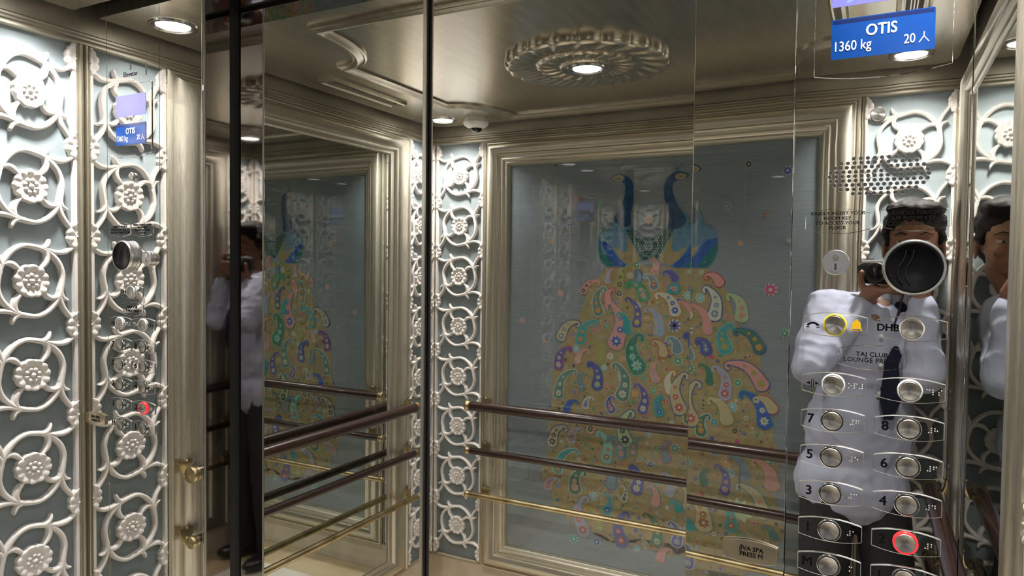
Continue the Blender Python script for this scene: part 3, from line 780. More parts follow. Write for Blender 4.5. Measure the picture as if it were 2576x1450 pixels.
NECK_L = [(0.864,1.915),(0.877,1.926),(0.892,1.930),(0.910,1.928),(0.927,1.921),(0.945,1.908),(0.956,1.889),(0.958,1.857),(0.958,1.823),(0.953,1.792),(0.947,1.764),(0.949,1.738),(0.944,1.724),(0.929,1.719),(0.908,1.725),(0.890,1.734),(0.879,1.746),(0.885,1.765),(0.901,1.791),(0.914,1.816),(0.922,1.842),(0.925,1.867),(0.922,1.885),(0.915,1.895),(0.902,1.900),(0.881,1.905)]
HEAD_L = [(0.868,1.914),(0.880,1.923),(0.895,1.927),(0.910,1.922),(0.917,1.913),(0.912,1.904),(0.899,1.901),(0.882,1.906)]
NECK_R = [(1.178,1.912),(1.163,1.923),(1.143,1.930),(1.124,1.929),(1.105,1.917),(1.089,1.900),(1.082,1.878),(1.081,1.847),(1.087,1.814),(1.096,1.785),(1.102,1.763),(1.101,1.735),(1.097,1.710),(1.120,1.707),(1.148,1.712),(1.164,1.726),(1.169,1.745),(1.159,1.767),(1.140,1.792),(1.126,1.821),(1.116,1.849),(1.114,1.874),(1.119,1.889),(1.133,1.894),(1.152,1.897),(1.169,1.904)]
HEAD_R = [(1.172,1.912),(1.157,1.920),(1.141,1.923),(1.128,1.918),(1.124,1.910),(1.130,1.900),(1.143,1.896),(1.161,1.901)]
CREST_L = [(0.901,1.930),(0.886,1.963),(0.892,1.969),(0.905,1.973),(0.919,1.970),(0.928,1.961)]
CREST_R = [(1.131,1.931),(1.110,1.954),(1.121,1.962),(1.137,1.964),(1.151,1.960),(1.155,1.954)]
BODY = [(0.883,1.774),(0.869,1.744),(0.859,1.715),(0.833,1.705),(0.817,1.687),(0.810,1.659),(0.811,1.629),(0.818,1.600),(0.833,1.571),(0.853,1.556),(0.932,1.557),(0.993,1.585),(0.999,1.598),(1.022,1.612),(1.025,1.662),(1.000,1.685),(0.959,1.711),(0.947,1.721),(0.911,1.724)]
WINGTOP = [(0.823,1.692),(0.851,1.705),(0.878,1.709),(0.905,1.706),(0.923,1.695),(0.933,1.669),(0.935,1.641),(0.932,1.621),(0.916,1.619),(0.891,1.635),(0.865,1.655),(0.845,1.663),(0.824,1.666)]
WINGBLUE = [(0.814,1.663),(0.845,1.658),(0.867,1.642),(0.881,1.615),(0.902,1.590),(0.929,1.569),(0.927,1.559),(0.905,1.557),(0.874,1.565),(0.846,1.606),(0.827,1.629),(0.815,1.635)]
WINGTEAL = [(0.813,1.647),(0.832,1.629),(0.852,1.606),(0.877,1.568),(0.890,1.559),(0.853,1.561),(0.836,1.571),(0.820,1.595),(0.812,1.623)]
SCALES = [(0.930,1.704),(0.959,1.712),(0.982,1.699),(1.006,1.680),(1.025,1.662),(1.026,1.604),(1.017,1.587),(0.999,1.585),(0.987,1.604),(0.969,1.635),(0.949,1.669)]
BIRDGOLD = [(0.914,1.690),(0.932,1.681),(0.953,1.655),(0.972,1.621),(0.993,1.585),(0.949,1.566),(0.930,1.572),(0.907,1.592),(0.885,1.623),(0.876,1.640),(0.897,1.629),(0.922,1.617),(0.935,1.623),(0.937,1.646),(0.930,1.672)]
TAIL_L = [(0.853,1.562),(0.832,1.527),(0.792,1.495),(0.771,1.473),(0.761,1.428),(0.736,1.356),(0.728,1.333),(0.687,1.307),(0.658,1.256),(0.651,1.177),(0.638,1.204),(0.627,1.161),(0.622,1.114),(0.613,1.047),(0.612,0.967),(0.601,0.967),(0.587,0.896),(0.603,0.848),(0.600,0.788),(0.594,0.747),(0.573,0.694),(0.571,0.644),(0.590,0.612),(0.618,0.596),(0.624,0.552),(0.651,0.527),(0.680,0.502),(0.705,0.480),(0.728,0.457),(0.757,0.445),(0.798,0.453),(0.839,0.455),(0.869,0.444),(0.899,0.424),(0.924,0.417),(0.953,0.422),(0.972,0.450),(1.001,0.466),(1.034,0.466),(1.060,0.446),(1.091,0.442),(1.137,0.440),(1.178,0.430)]
FLORETS = """0.618 1.981 0.0096 dk
0.767 1.909 0.0070 olive
0.711 1.837 0.0107 red
0.817 1.819 0.0128 teal
0.687 1.725 0.0143 indigo
0.791 1.734 0.0117 lav
1.023 1.746 0.0181 pink
0.600 1.663 0.0121 rust
0.729 1.582 0.0059 olive
0.647 1.444 0.0145 pink
0.468 1.321 0.0124 pink
0.575 1.240 0.0086 orange
1.340 1.916 0.0128 dk
1.467 1.887 0.0162 blue
1.271 1.775 0.0140 slate
1.403 1.739 0.0097 rust
1.317 1.644 0.0099 orange
1.475 1.652 0.0096 lav
1.421 1.486 0.0219 magenta
1.470 1.340 0.0145 green
0.724 0.412 0.0196 teal
0.826 0.419 0.0164 blue
0.997 0.426 0.0141 lblue
0.647 0.623 0.0089 blue
1.131 1.331 0.0237 indigo
0.982 1.403 0.0150 lblue
0.980 1.403 0.0097 blue
1.020 1.354 0.0114 orange
0.823 1.316 0.0100 red
0.809 1.297 0.0118 magenta
0.723 1.214 0.0166 lblue
0.705 1.270 0.0083 indigo
0.885 1.416 0.0089 blue
0.906 1.450 0.0134 dk
1.092 1.493 0.0095 magenta
1.099 1.256 0.0130 blue
0.955 1.247 0.0089 blue
0.871 1.194 0.0144 cream
0.924 1.187 0.0125 orange
1.148 1.194 0.0181 green
0.928 1.115 0.0232 pteal
0.845 1.143 0.0145 pteal
0.859 1.067 0.0127 red
0.978 1.050 0.0142 orange
1.051 1.069 0.0140 green
1.105 1.030 0.0122 red
0.948 1.523 0.0132 cream
0.718 1.033 0.0102 indigo
1.147 1.428 0.0111 blue
1.131 1.331 0.0224 lav
1.181 1.450 0.0174 pteal
1.147 1.429 0.0122 blue
0.976 1.566 0.0137 green
1.077 1.564 0.0090 indigo
1.184 1.542 0.0092 pgreen
1.186 1.408 0.0102 green
1.198 1.578 0.0071 pink
0.839 1.611 0.0082 orange
1.284 1.387 0.0090 magenta
0.808 0.607 0.0193 lblue
0.840 0.713 0.0173 dgreen
1.143 0.851 0.0173 teal
1.070 0.842 0.0138 green
1.037 0.891 0.0120 lblue
1.048 0.774 0.0139 indigo
1.005 0.790 0.0093 green
1.303 1.071 0.0170 lblue
1.320 1.158 0.0138 green
1.240 1.010 0.0130 teal
1.244 0.905 0.0151 blue
1.298 0.835 0.0182 lblue
1.284 0.873 0.0182 orange
1.332 0.709 0.0400 pgreen
1.426 0.895 0.0187 teal"""
AXIS = 1.0257
# ------------------------------------------------------------------ peacock picture on the rear wall
COL = {'dk':(.05,.05,.08),'olive':(.40,.38,.13),'slate':(.20,.30,.40),'blue':(.04,.12,.52),'rust':(.45,.15,.05),'orange':(.75,.30,.07),
 'green':(.07,.36,.20),'ggreen':(.14,.27,.24),'dgreen':(.05,.22,.15),'white':(.74,.76,.76),'cream':(.66,.66,.58),'pink':(.72,.34,.33),
 'pinkw':(.75,.5,.45),'red':(.62,.11,.11),'indigo':(.11,.11,.42),'yellow':(.75,.62,.2),'teal':(.05,.38,.42),'pteal':(.28,.60,.60),
 'lav':(.42,.42,.58),'lblue':(.28,.55,.70),'tan':(.60,.50,.30),'pgreen':(.46,.58,.34),'magenta':(.66,.08,.28)}
CM = {k: mat('thread_'+k, tuple(.88*c+.02 for c in v), 0, .8) for k, v in COL.items()}
cloth = noise_col(mat('grey_blue_silk', rough=.7), (.25,.28,.325), (.30,.335,.38), 34, (.5,9,1), 4, .12)
gold_cl = noise_col(mat('ochre_gold_cloth', rough=.75), (.36,.28,.145), (.44,.345,.19), 45, (1,1,1), 5, .3)
navy = noise_col(mat('peacock_blue', rough=.7), (.005,.045,.15), (.01,.09,.24), 60, bump=.3)
royal = noise_col(mat('royal_blue_wing', rough=.7), (.01,.07,.36), (.02,.12,.48), 60, bump=.3)
wingt = noise_col(mat('teal_wing', rough=.7), (.005,.13,.16), (.015,.20,.20), 60, bump=.3)
haze = noise_col(mat('pale_blue_wing', rough=.7), (.10,.24,.40), (.16,.31,.47), 50, bump=.3)
scal = noise_col(mat('green_breast', rough=.7), (.01,.075,.075), (.015,.12,.10), 60, bump=.3)
s0, s1 = -W+.284, -.284
pic, pw, ph = framed('peacock_picture', 'rear', s0, s1, FT0, FT1, label='large framed embroidered picture of two blue peacocks with one golden paisley tail', cat='picture')
def LX(X): return -X - s0
def LZ(Z): return Z - FT0
ob('backing_cloth', MB().mat(cloth).box((.10,.09,.002),(pw-.10,ph-.09,.008)), pic)
ob('picture_glass', MB().mat(glass).box((.112,.100,.0175),(pw-.112,ph-.100,.0195)), pic)
def flat(mb, pts, z, th=.0006):                        # pts in (X, Z) of the wall
    q = [(LX(x), LZ(y)) for x, y in pts]
    A = sum(q[i][0]*q[(i+1)%len(q)][1]-q[(i+1)%len(q)][0]*q[i][1] for i in range(len(q)))
    if A < 0: q.reverse()
    mb.poly(q, z-th, z); return mb
mir = lambda pts: [(2*AXIS-x, y) for x, y in pts]
tail = TAIL_L + mir(TAIL_L)[::-1]
ob('golden_tail', flat(MB().mat(gold_cl), tail, .0092, .0012), pic)
def bird(nm, neck, head, crest, flip):
    fl = mir if flip else (lambda p: p)
    mb = MB().mat(haze); flat(mb, fl(BODY), .0098, .0018)
    mb.mat(gold_cl); flat(mb, fl(BIRDGOLD), .0103)
    mb.mat(royal); flat(mb, fl(WINGBLUE), .0106)
    mb.mat(wingt); flat(mb, fl(WINGTEAL), .0109)
    mb.mat(haze); flat(mb, fl(WINGTOP), .0112)
    mb.mat(scal); flat(mb, fl(SCALES), .0106)
    mb.mat(navy); flat(mb, catmull(neck+[neck[0]], 3)[:-1], .0116, .0030)
    mb.mat(CM['tan']); flat(mb, head, .0122)
    cx = sum(p[0] for p in head)/len(head); cz = sum(p[1] for p in head)/len(head)
    mb.mat(CM['dk']); flat(mb, [(cx+(x-cx)*.62, cz+(z-cz)*.62) for x, z in head], .0125)
    mb.mat(CM['tan']); flat(mb, [(cx+(x-cx)*.48, cz+(z-cz)*.48) for x, z in head], .0128)
    mb.mat(CM['ggreen']); flat(mb, [(cx+(x-cx)*.25, cz+(z-cz)*.25) for x, z in head], .0131)
    mb.mat(CM['slate']); b0 = crest[0]
    for k in range(5):
        t = .1+.8*k/4; i = 1+t*4; a = crest[min(4,int(i))]; b = crest[min(5,int(i)+1)]; u = i-int(i)
        e = (a[0]+(b[0]-a[0])*u, a[1]+(b[1]-a[1])*u); dx = .0008
        flat(mb, [(b0[0]-dx, b0[1]), (b0[0]+dx, b0[1]), (e[0]+dx*1.6, e[1]), (e[0]-dx*1.6, e[1])], .0100)
    # pale seed stitches on the breast
    mb.mat(CM['cream']); S = fl(SCALES); random.seed(5+flip)
    def inside(x, z, P):
        c = False
        for i in range(len(P)):
            (x1_,z1_),(x2_,z2_) = P[i], P[i-1]
            if (z1_ > z) != (z2_ > z) and x < (x2_-x1_)*(z-z1_)/(z2_-z1_)+x1_: c = not c
        return c
    xs = [p[0] for p in S]; zs = [p[1] for p in S]; r_ = 0; z = min(zs)+.006
    while z < max(zs):
        x = min(xs)+(r_%2)*.005
        while x < max(xs):
            if inside(x, z, S) and inside(x, z-.005, S): flat(mb, [(x-.0011,z),(x,z-.0048),(x+.0011,z),(x,z+.003)], .0110)
            x += .0098
        z += .0105; r_ += 1
    # outline cord round the body
    mb.mat(CM['slate'])
    for path_ in (fl(BODY), neck):
        q = [(LX(x), LZ(y), .0105) for x, y in path_]; mb.tube(q, .0011, 5)
    return ob(nm, mb, pic)
bird('peacock', NECK_L, HEAD_L, CREST_L, False)
bird('peacock', NECK_R, HEAD_R, CREST_R, True)
def sweep2(bx, bz, tx, tz, r, grow=0.0, hook=1):
    B = Vector((bx, bz)); T = Vector((tx, tz)); d = T-B; L = d.length; d /= L; n_ = Vector((-d.y, d.x))*hook
    cl = []
    for k in range(15):
        t = k/14
        c = B + d*L*t + n_*(L*.20*math.sin(PI*t*.95)) * (1 if t < 2 else 0)
        w_ = r*(1-t)**.8*(1-.15*t) + r*.20*(.3+.7*min(1,t*2))
        cl.append((c, w_))
    # curled tip
    tip = cl[-1][0]; last = (cl[-1][0]-cl[-2][0]).normalized(); ang = math.atan2(last.y, last.x)
    for k in range(1, 7):
        ang -= hook*.48; tip = tip+Vector((math.cos(ang), math.sin(ang)))*r*.22
        cl.append((tip.copy(), r*.22*(1-.05*k)+(.06*r if k > 3 else 0)))
    left, right = [], []
    for i, (c, w_) in enumerate(cl):
        a = cl[max(0,i-1)][0]; b = cl[min(len(cl)-1,i+1)][0]; t = (b-a).normalized(); nn = Vector((-t.y, t.x)); w_ += grow
        left.append(c+nn*w_); right.append(c-nn*w_)
    t0 = (cl[1][0]-cl[0][0]).normalized(); a0 = math.atan2(-t0.y, -t0.x); cap = []
    w0 = cl[0][1]+grow
    for k in range(1, 8): a = a0-PI/2+PI*k/8; cap.append(cl[0][0]+w0*1.15*Vector((math.cos(a), math.sin(a))))
    tl = (cl[-1][0]-cl[-2][0]).normalized(); a1 = math.atan2(tl.y, tl.x); w1 = cl[-1][1]+grow
    capt = [cl[-1][0]+w1*Vector((math.cos(a1-PI/2+PI*k/4), math.sin(a1-PI/2+PI*k/4))) for k in (1,2,3)]
    return left, right, cap, capt, cl
def paisley_poly(mb, rec, z, grow):
    left, right, cap, capt, cl = sweep2(*rec[:5], grow=grow, hook=rec[5])
    P_ = left+right; n = len(left); vs = [(LX(p.x), LZ(p.y), z) for p in P_]
    fs = [(i, i+1, n+i+1, n+i) for i in range(n-1)]
    b = len(vs); vs += [(LX(p.x), LZ(p.y), z) for p in cap]; m_ = len(cap)
    fs.append(tuple([0]+[b+m_-1-k for k in range(m_)]+[n]) if (left[0]-cap[-1]).length < (left[0]-cap[0]).length else tuple([0]+[b+k for k in range(m_)]+[n]))
    c = len(vs); vs += [(LX(p.x), LZ(p.y), z) for p in capt]
    near = (left[-1]-capt[0]).length < (left[-1]-capt[-1]).length
    fs.append(tuple([n-1]+([c,c+1,c+2] if near else [c+2,c+1,c])+[2*n-1]))
    mb.add(vs, fs)
def floret(mb, x, z, r, zz, pet=8, cen='cream', colr='pink'):
    mb.mat(CM[colr]); N_ = pet*4
    vs = [(LX(x), LZ(z), zz+.0004)]+[(LX(x)+r*(.80+.20*math.cos(pet*2*PI*k/N_))*math.cos(2*PI*k/N_), LZ(z)+r*(.80+.20*math.cos(pet*2*PI*k/N_))*math.sin(2*PI*k/N_), zz) for k in range(N_)]
    mb.add(vs, [(0, 1+k, 1+(k+1)%N_) for k in range(N_)])
    mb.mat(CM[cen]); vs = [(LX(x)+r*.30*math.cos(2*PI*k/10), LZ(z)+r*.30*math.sin(2*PI*k/10), zz+.0007) for k in range(10)]; mb.add(vs, [tuple(range(10))])
recs = []
for i, l in enumerate(PAISLEY.split('\n')):
    bx, bz, tx, tz, r, f, o, d = l.split(); recs.append([float(bx), float(bz), float(tx), float(tz), float(r), 1 if float(tx) > float(bx)-.004 else -1, f, o, d])
mb = MB(); random.seed(11)
for i, R_ in enumerate(recs):
    zz = .0108+.0002*(i % 5)
    if R_[7] != 'x':
        mb.mat(CM[R_[7]]); paisley_poly(mb, R_, zz, .0026)
        left, right, cap, capt, cl = sweep2(*R_[:5], grow=.0042, hook=R_[5])
        for p in (left+right+cap)[::1]:
            x, y = LX(p.x), LZ(p.y); q = .0009; mb.add([(x-q,y-q,zz+.0001),(x+q,y-q,zz+.0001),(x+q,y+q,zz+.0001),(x-q,y+q,zz+.0001)], [(0,1,2,3)])
    else:
        mb.mat(CM['tan']); paisley_poly(mb, R_, zz, .0010)
    mb.mat(CM[R_[6]]); paisley_poly(mb, R_, zz+.0010, 0)
    if R_[8] != 'x':
        cl = sweep2(*R_[:5], hook=R_[5])[4]; cols = R_[8]
        for k, (j, sz) in enumerate(((0,.62),(4,.52),(8,.42)) if R_[4] > .0105 else ((0,.6),(4,.45))):
            floret(mb, cl[j][0].x, cl[j][0].y, max(.0035, cl[j][1]*sz*1.15), zz+.0016, 7, 'cream' if cols in ('red','blue','dk','rust','slate') else 'olive', cols)
o = ob('paisley_embroidery', mb, pic)
mb = MB(); pts_ = []
for l in FLORETS.split('\n'):
    x, z, r, c = l.split(); x, z, r = float(x), float(z), float(r); pts_.append((x, z, r))
    if r > .0075: floret(mb, x, z, r*1.18, .0098, 9, c, 'white' if c in ('indigo','blue') else 'cream')
    floret(mb, x, z, r, .0104, 8 if r > .006 else 6, 'cream' if c not in ('cream','white') else 'olive', c)
def inpoly(x, z, P):
    c = False
    for i in range(len(P)):
        (x1_,z1_),(x2_,z2_) = P[i], P[i-1]
        if (z1_ > z) != (z2_ > z) and x < (x2_-x1_)*(z-z1_)/(z2_-z1_)+x1_: c = not c
    return c
names_ = ['blue','rust','green','lav','teal','pink','dk','olive','lblue','magenta','orange','indigo','cream']
segs = []
for R_ in recs:
    for c, w_ in sweep2(*R_[:5], hook=R_[5])[4][::2]: segs.append((c.x, c.y, w_+.004))
t_ = 0
while t_ < 3800:
    t_ += 1; x = random.uniform(.45, 1.62); z = random.uniform(.42, 1.42); r = random.choice((.0035,.0045,.0055,.0075,.010))
    if not inpoly(x, z, tail): continue
    if any((x-a)**2+(z-b)**2 < (r+c)**2 for a, b, c in segs) or any((x-a)**2+(z-b)**2 < (r+c+.003)**2 for a, b, c in pts_): continue
    pts_.append((x, z, r)); floret(mb, x, z, r, .0104, random.choice((6,8,10)), random.choice(names_), random.choice(names_))
ob('floral_embroidery', mb, pic)
# ------------------------------------------------------------------ photographer
skin = noise_col(mat('brown_skin', rough=.5), (.17,.078,.045), (.21,.10,.06), 8)
shirt_m = noise_col(mat('pale_blue_shirt', rough=.8), (.31,.33,.43), (.36,.38,.48), 10, bump=.05)
trouser_m = mat('black_trousers', (.010,.010,.012), 0, .8)
hair_m = mat('black_hair', (.006,.005,.005), 0, .7, Specular_IOR_Level=.2)
shoe_m = mat('black_leather', (.012,.012,.012), 0, .3)
tie_m = mat('dark_navy_tie', (.008,.010,.024), 0, .8, Specular_IOR_Level=.15)
camb = mat('black_camera_body', (.012,.012,.012), 0, .4)
fdir = Vector((-.454,.891,0)); rdir = Vector((.891,.454,0)); U = Vector((0,0,1))
BC = CAM - fdir*.050 + Vector((0,0,-.004))             # centre of the held camera
def cl_(a, b, c): return BC + rdir*a + fdir*b + U*c
def capsule(mb, p0, p1, r0, r1, n=14):
    p0, p1 = Vector(p0), Vector(p1); d = (p1-p0); L = d.length; d = d.normalized() if L > 1e-6 else U
    pts = []; rs = []
    for k in range(5): a = PI/2*k/4.5+.06; pts.append(p0-d*r0*math.cos(a)); rs.append(r0*math.sin(a))
    for k in range(4, -1, -1): a = PI/2*k/4.5+.06; pts.append(p1+d*r1*math.cos(a)); rs.append(r1*math.sin(a))
    mb.tube(pts, rs, n)
def chain(mb, pts, rs):
    for i in range(len(pts)-1): capsule(mb, pts[i], pts[i+1], rs[i], rs[i+1])
def ell(mb, c, rx, ry, rz, fr=(rdir, fdir, U), n=20):
    b = len(mb.v); mb.sphere((0,0,0), 1, n); 
    for i in range(b, len(mb.v)):
        x, y, z = mb.v[i]; mb.v[i] = tuple(Vector(c)+fr[0]*x*rx+fr[1]*y*ry+fr[2]*z*rz)
def organic(nm, mb, parent, voxel, smooth=5, folds=0, fscale=.08):
    o = ob(nm, mb, parent)
    r = o.modifiers.new('blend', 'REMESH'); r.mode = 'VOXEL'; r.voxel_size = voxel; r.use_smooth_shade = True
    if folds:
        tx = bpy.data.textures.new(nm+'_folds', 'CLOUDS'); tx.noise_scale = fscale; tx.noise_depth = 2
        d = o.modifiers.new('folds', 'DISPLACE'); d.texture = tx; d.strength = folds; d.mid_level = .5
        if nm == 'shirt':
            t2 = bpy.data.textures.new('creases', 'MUSGRAVE'); t2.noise_scale = .055; t2.musgrave_type = 'RIDGED_MULTIFRACTAL'; t2.octaves = 1.5
            d2 = o.modifiers.new('creases', 'DISPLACE'); d2.texture = t2; d2.strength = .006; d2.mid_level = .6
    s = o.modifiers.new('relax', 'SMOOTH'); s.factor = .6; s.iterations = smooth
    return o
man = empty('person', (1.80, -1.19, FLOOR), label='photographer in pale blue shirt and black trousers holding a camera to his face', cat='person')
for attr in (0,): pass
man_inv = Vector(man.location)
def shift(mb):
    mb.v = [tuple(Vector(v)-man_inv) for v in mb.v]; return mb
HC = Vector((1.918, -1.275, 1.640))
fh, rh = Vector((-.06,.998,0)), Vector((.998,.06,0)); HF = (rh, fh, U)
pelvis, waist, chest, neckb = Vector((1.785,-1.195,.96)), Vector((1.79,-1.195,1.12)), Vector((1.812,-1.205,1.32)), Vector((1.862,-1.235,1.46))
shL, shR = Vector((1.698,-1.170,1.440)), Vector((1.925,-1.250,1.435))
elL, elR = Vector((1.668,-1.035,1.285)), Vector((1.945,-1.085,1.275))
wrL, wrR = cl_(-.045,.000,-.088), cl_(.088,-.030,-.052)
tr = ((shR-shL).normalized()); tf = Vector((-tr.y, tr.x, 0)).normalized()
TF = (tr, tf, U)
mb = MB().mat(skin)
# trunk, neck, legs and arms under the clothes
for c, a, b, h in ((pelvis,.115,.082,.12),(waist,.110,.076,.15),(chest,.130,.088,.17)): ell(mb, c, a, b, h, TF)
chain(mb, [chest+U*.08, neckb, HC+Vector((.004,-.004,-.075))], [.09,.058,.052])
chain(mb, [shL, elL, wrL], [.044,.033,.026]); chain(mb, [shR, elR, wrR], [.044,.033,.026])
hipL, hipR = pelvis-tr*.078, pelvis+tr*.070
ankL, ankR = Vector((1.69,-1.19,.17)), Vector((1.885,-1.235,.17))
kneeL, kneeR = Vector((1.70,-1.165,.545)), Vector((1.885,-1.20,.545))
chain(mb, [hipL, kneeL, ankL], [.066,.050,.035]); chain(mb, [hipR, kneeR, ankR], [.066,.050,.035])
# head: skull, jaw, nose, lips, ears, brow
H = lambda a, b, c: HC + rh*a + fh*b + U*c
ell(mb, H(0,-.010,.022), .074,.092,.088, HF); ell(mb, H(0,.022,-.030), .060,.066,.074, HF); ell(mb, H(0,.050,-.078), .030,.030,.026, HF)
capsule(mb, H(0,.086,-.004), H(0,.104,-.036), .008,.0125); ell(mb, H(-.011,.092,-.040), .008,.008,.006, HF); ell(mb, H(.011,.092,-.040), .008,.008,.006, HF)
ell(mb, H(0,.081,-.060), .021,.010,.0055, HF); ell(mb, H(0,.080,-.069), .019,.010,.006, HF)
for q in (-1, 1):
    ell(mb, H(q*.034,.070,-.028), .022,.020,.018, HF); ell(mb, H(q*.030,.077,.012), .022,.010,.007, HF)
    ell(mb, H(q*.077,-.010,-.022), .006,.018,.030, HF); ell(mb, H(q*.031,.073,-.004), .0135,.0125,.0095, HF)
# left hand under the lens
palm = [cl_(-.035,.008,-.070), cl_(-.012,.016,-.055)]
chain(mb, [wrL]+palm, [.027,.024,.021]); ell(mb, cl_(-.010,.012,-.053), .036,.024,.014)
for k, (b0, ln) in enumerate(((.033,.9),(.016,1.0),(.000,.95),(-.016,.78))):
    up_ = k == 0
    chain(mb, [cl_(.008,b0*.8,-.052), cl_(.008+.028*ln,b0,-.053), cl_(.008+.044*ln,b0+.001,-.036 if up_ else -.049), cl_(.008+.042*ln if up_ else .008+.056*ln,b0+.001,-.018 if up_ else -.044)], [.0098,.0090,.0084,.0070])
chain(mb, [cl_(-.030,.016,-.060), cl_(-.044,.028,-.040), cl_(-.045,.034,-.018), cl_(-.041,.034,.000)], [.013,.0105,.0098,.0080])
# right hand round the grip, index finger on the shutter button
chain(mb, [wrR, cl_(.084,-.022,-.030), cl_(.080,-.012,-.004)], [.027,.023,.020]); ell(mb, cl_(.080,-.012,-.006), .015,.026,.036)
for k, c0 in enumerate((.006,-.013,-.031)):
    ln = (1.0,.97,.80)[k]
    chain(mb, [cl_(.074,.004,c0), cl_(.070,.026,c0-.001), cl_(.070-.022*ln,.033,c0-.001), cl_(.070-.036*ln,.029,c0)], [.0100,.0092,.0085,.0072])
chain(mb, [cl_(.074,-.004,.024), cl_(.066,.010,.041), cl_(.050,.012,.047), cl_(.036,.009,.042)], [.0100,.0092,.0084,.0070])
chain(mb, [cl_(.074,-.026,-.012), cl_(.062,-.032,.006), cl_(.044,-.030,.012), cl_(.030,-.028,.012)], [.0125,.0110,.0100,.0080])
body = organic('body', shift(mb), man, .0042, 4)
# clothes
mb = MB().mat(shirt_m)
ell(mb, pelvis-U*.030+Vector((-.012,0,0)), .158,.108,.13, TF); ell(mb, waist-U*.03, .154,.106,.19, TF); ell(mb, chest, .158,.108,.165, TF); ell(mb, chest+U*.075, .150,.090,.085, TF)
chain(mb, [shL-U*.005, elL], [.064,.055]); chain(mb, [elL, elL.lerp(wrL,.86)], [.054,.037]); chain(mb, [shR-U*.005, elR], [.062,.052]); chain(mb, [elR, elR.lerp(wrR,.82)], [.052,.037])
chain(mb, [shL+tr*.03, neckb-U*.02, shR-tr*.03], [.056,.060,.056])
# hem: cut below
sh = organic('shirt', shift(mb), man, .0058, 3, .024, .10)
mb = MB().mat(shirt_m); cpt = [neckb+tr*(.064*math.cos(a))+tf*(.060*math.sin(a))+U*(.032-.020*math.sin(a)) for a in [2*PI*k/20 for k in range(21)]]
for k in range(20):
    p, q = cpt[k], cpt[k+1]; o_ = ((p+q)/2-neckb); o_.z = 0; o_ = o_.normalized()*.012
    mb.add([p+U*.012, q+U*.012, q+o_-U*.020, p+o_-U*.020], [(0,1,2,3)])
co = ob('collar', shift(mb), man, 'soft'); so = co.modifiers.new('cloth', 'SOLIDIFY'); so.thickness = .003
mb = MB().mat(white_pl)
for z in (1.375, 1.295, 1.215, 1.135, 1.055):
    t = (z-1.32)/.17; p = Vector((chest.x-.012,chest.y,z))+tf*(.118*math.sqrt(max(.5,1-.3*t*t))+.002); mb.lathe([(.0052,0),(.0052,.002),(0,.0022)], p, tf, 12)
ob('shirt_button', shift(mb), man)
mb = MB().mat(tie_m); tp = [neckb+tf*.072-U*.022, neckb+tf*.098-U*.09, Vector((1.866,-1.088,1.30)), Vector((1.866,-1.084,1.20)), Vector((1.862,-1.086,1.145))]
wds = [.012,.014,.018,.027,.012]; vs = []
for p, w_ in zip(tp, wds): vs += [p-tr*w_, p+tr*w_, p+tr*w_-tf*.003, p-tr*w_-tf*.003]
fs = []
for i in range(4):
    for k in range(4): a = i*4+k; b = i*4+(k+1)%4; fs.append((a,b,b+4,a+4))
mb.add(vs, fs); ell(mb, neckb+tf*.070-U*.010, .019,.012,.018, TF, 12); ob('tie', shift(mb), man, 'soft')
mb = MB().mat(trouser_m)
ell(mb, pelvis-U*.04, .132,.086,.09, TF)
for h_, k_, a_ in ((hipL,kneeL,ankL),(hipR,kneeR,ankR)): chain(mb, [h_-U*.06, k_, a_-U*.01], [.078,.068,.058])
organic('trousers', shift(mb), man, .008, 3, .012, .09)
for a_, q in ((ankL,-1),(ankR,1)):
    mb = MB().mat(shoe_m); base = Vector((a_.x,a_.y,FLOOR+.038)); d_ = (tf*.95+tr*.18*q).normalized(); s_ = Vector((d_.y,-d_.x,0))
    ell(mb, base-d_*.035, .040,.055,.036, (s_,d_,U)); ell(mb, base+d_*.060, .045,.095,.034, (s_,d_,U)); capsule(mb, base-d_*.02+U*.02, base-d_*.02+U*.06, .038,.040)
    lo = [v for v in mb.v]; mb.v = [(x,y,max(z,FLOOR+.001)) for x,y,z in lo]
    organic('shoe', shift(mb), man, .006, 2)
mb = MB().mat(hair_m)
ell(mb, H(0,-.020,.046), .083,.096,.086, HF); ell(mb, H(0,-.055,.000), .074,.062,.075, HF); ell(mb, H(-.02,.048,.092), .052,.050,.028, HF); ell(mb, H(.03,.044,.090), .048,.046,.028, HF)
for q in (-1, 1): ell(mb, H(q*.070,.012,.025), .012,.030,.040, HF)
organic('hair', shift(mb), man, .0055, 2, .016, .022)
mb = MB().mat(hair_m)
for q in (-1, 1): mb.tube([H(q*.016,.087,.018)-man_inv, H(q*.032,.088,.023)-man_inv, H(q*.050,.077,.016)-man_inv], [.0022,.0034,.0014], 8, True, .6)
ob('eyebrow', mb, man, 'soft')
mb = MB().mat(mat('eye_white', (.40,.37,.34), 0, .3))
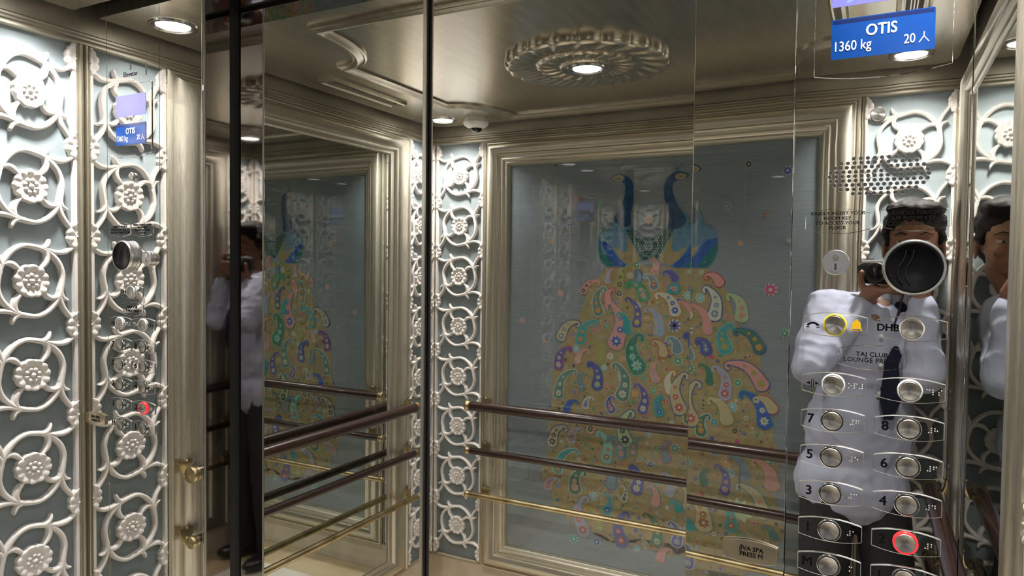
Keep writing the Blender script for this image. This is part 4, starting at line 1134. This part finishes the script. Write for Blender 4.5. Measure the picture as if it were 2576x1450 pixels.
for q in (-1, 1): ell(mb, H(q*.031,.077,-.003), .0120,.0095,.0050, HF, 16)
ob('eye', shift(mb), man, 'all')
mb = MB().mat(mat('dark_iris', (.02,.01,.006), 0, .2))
for q in (-1, 1): ell(mb, H(q*.031-.002,.0845,-.0035), .0050,.003,.0046, HF, 14)
ob('iris', shift(mb), man, 'all')
# the camera in his hands
R3_ = Matrix((rdir, fdir, U)).transposed()
dc = empty('camera', BC, R3_, label='compact black camera with silver top plate held up by the photographer', cat='camera')
dc.name = 'compact_camera'
o = ob('camera_body', MB().mat(camb).box((-.058,-.017,-.034),(.058,.017,.024)), dc); bevel(o, .006, 3)
o = ob('top_plate', MB().mat(alu).box((-.055,-.015,.024),(.055,.015,.034)), dc); bevel(o, .003, 3)
ob('lens', MB().mat(camb).lathe([(.030,.016),(.031,.022),(.0295,.025),(.030,.036),(.028,.040),(.024,.0405),(.022,.036),(.012,.030)], (0,0,-.002), (0,1,0), 36).mat(dark_glass).lathe([(.022,.034),(.012,.0365),(0,.037)], (0,0,-.002), (0,1,0), 30), dc, 'soft')
ob('dial', MB().mat(alu).lathe([(.009,0),(.009,.006),(0,.006)], (-.034,0,.034), (0,0,1), 24), dc, 'soft')
ob('shutter_button', MB().mat(chrome).lathe([(.006,0),(.006,.004),(0,.0045)], (.040,.006,.034), (0,0,1), 20), dc, 'soft')
mb = MB().mat(camb); sp = []
a_, b_ = Vector((-.060,-.004,.018)), Vector((.061,-.004,.018))
for k in range(25):
    t = k/24; w_ = -.072 + .144*t; sp.append((w_*(1-.35*math.sin(PI*t)), .012*math.sin(PI*t)-.004+.012*math.sin(2*PI*t), .018-.235*math.sin(PI*t)**.8))
vs = []; fs = []
for i, p in enumerate(sp): p = Vector(p); vs += [p+Vector((0,-.006,0)), p+Vector((0,.006,0)), p+Vector((.0015,.006,.0015)), p+Vector((.0015,-.006,.0015))]
for i in range(len(sp)-1):
    for k in range(4): a = i*4+k; b = i*4+(k+1)%4; fs.append((a,b,b+4,a+4))
mb.add(vs, fs); ob('neck_strap', mb, dc, 'soft')
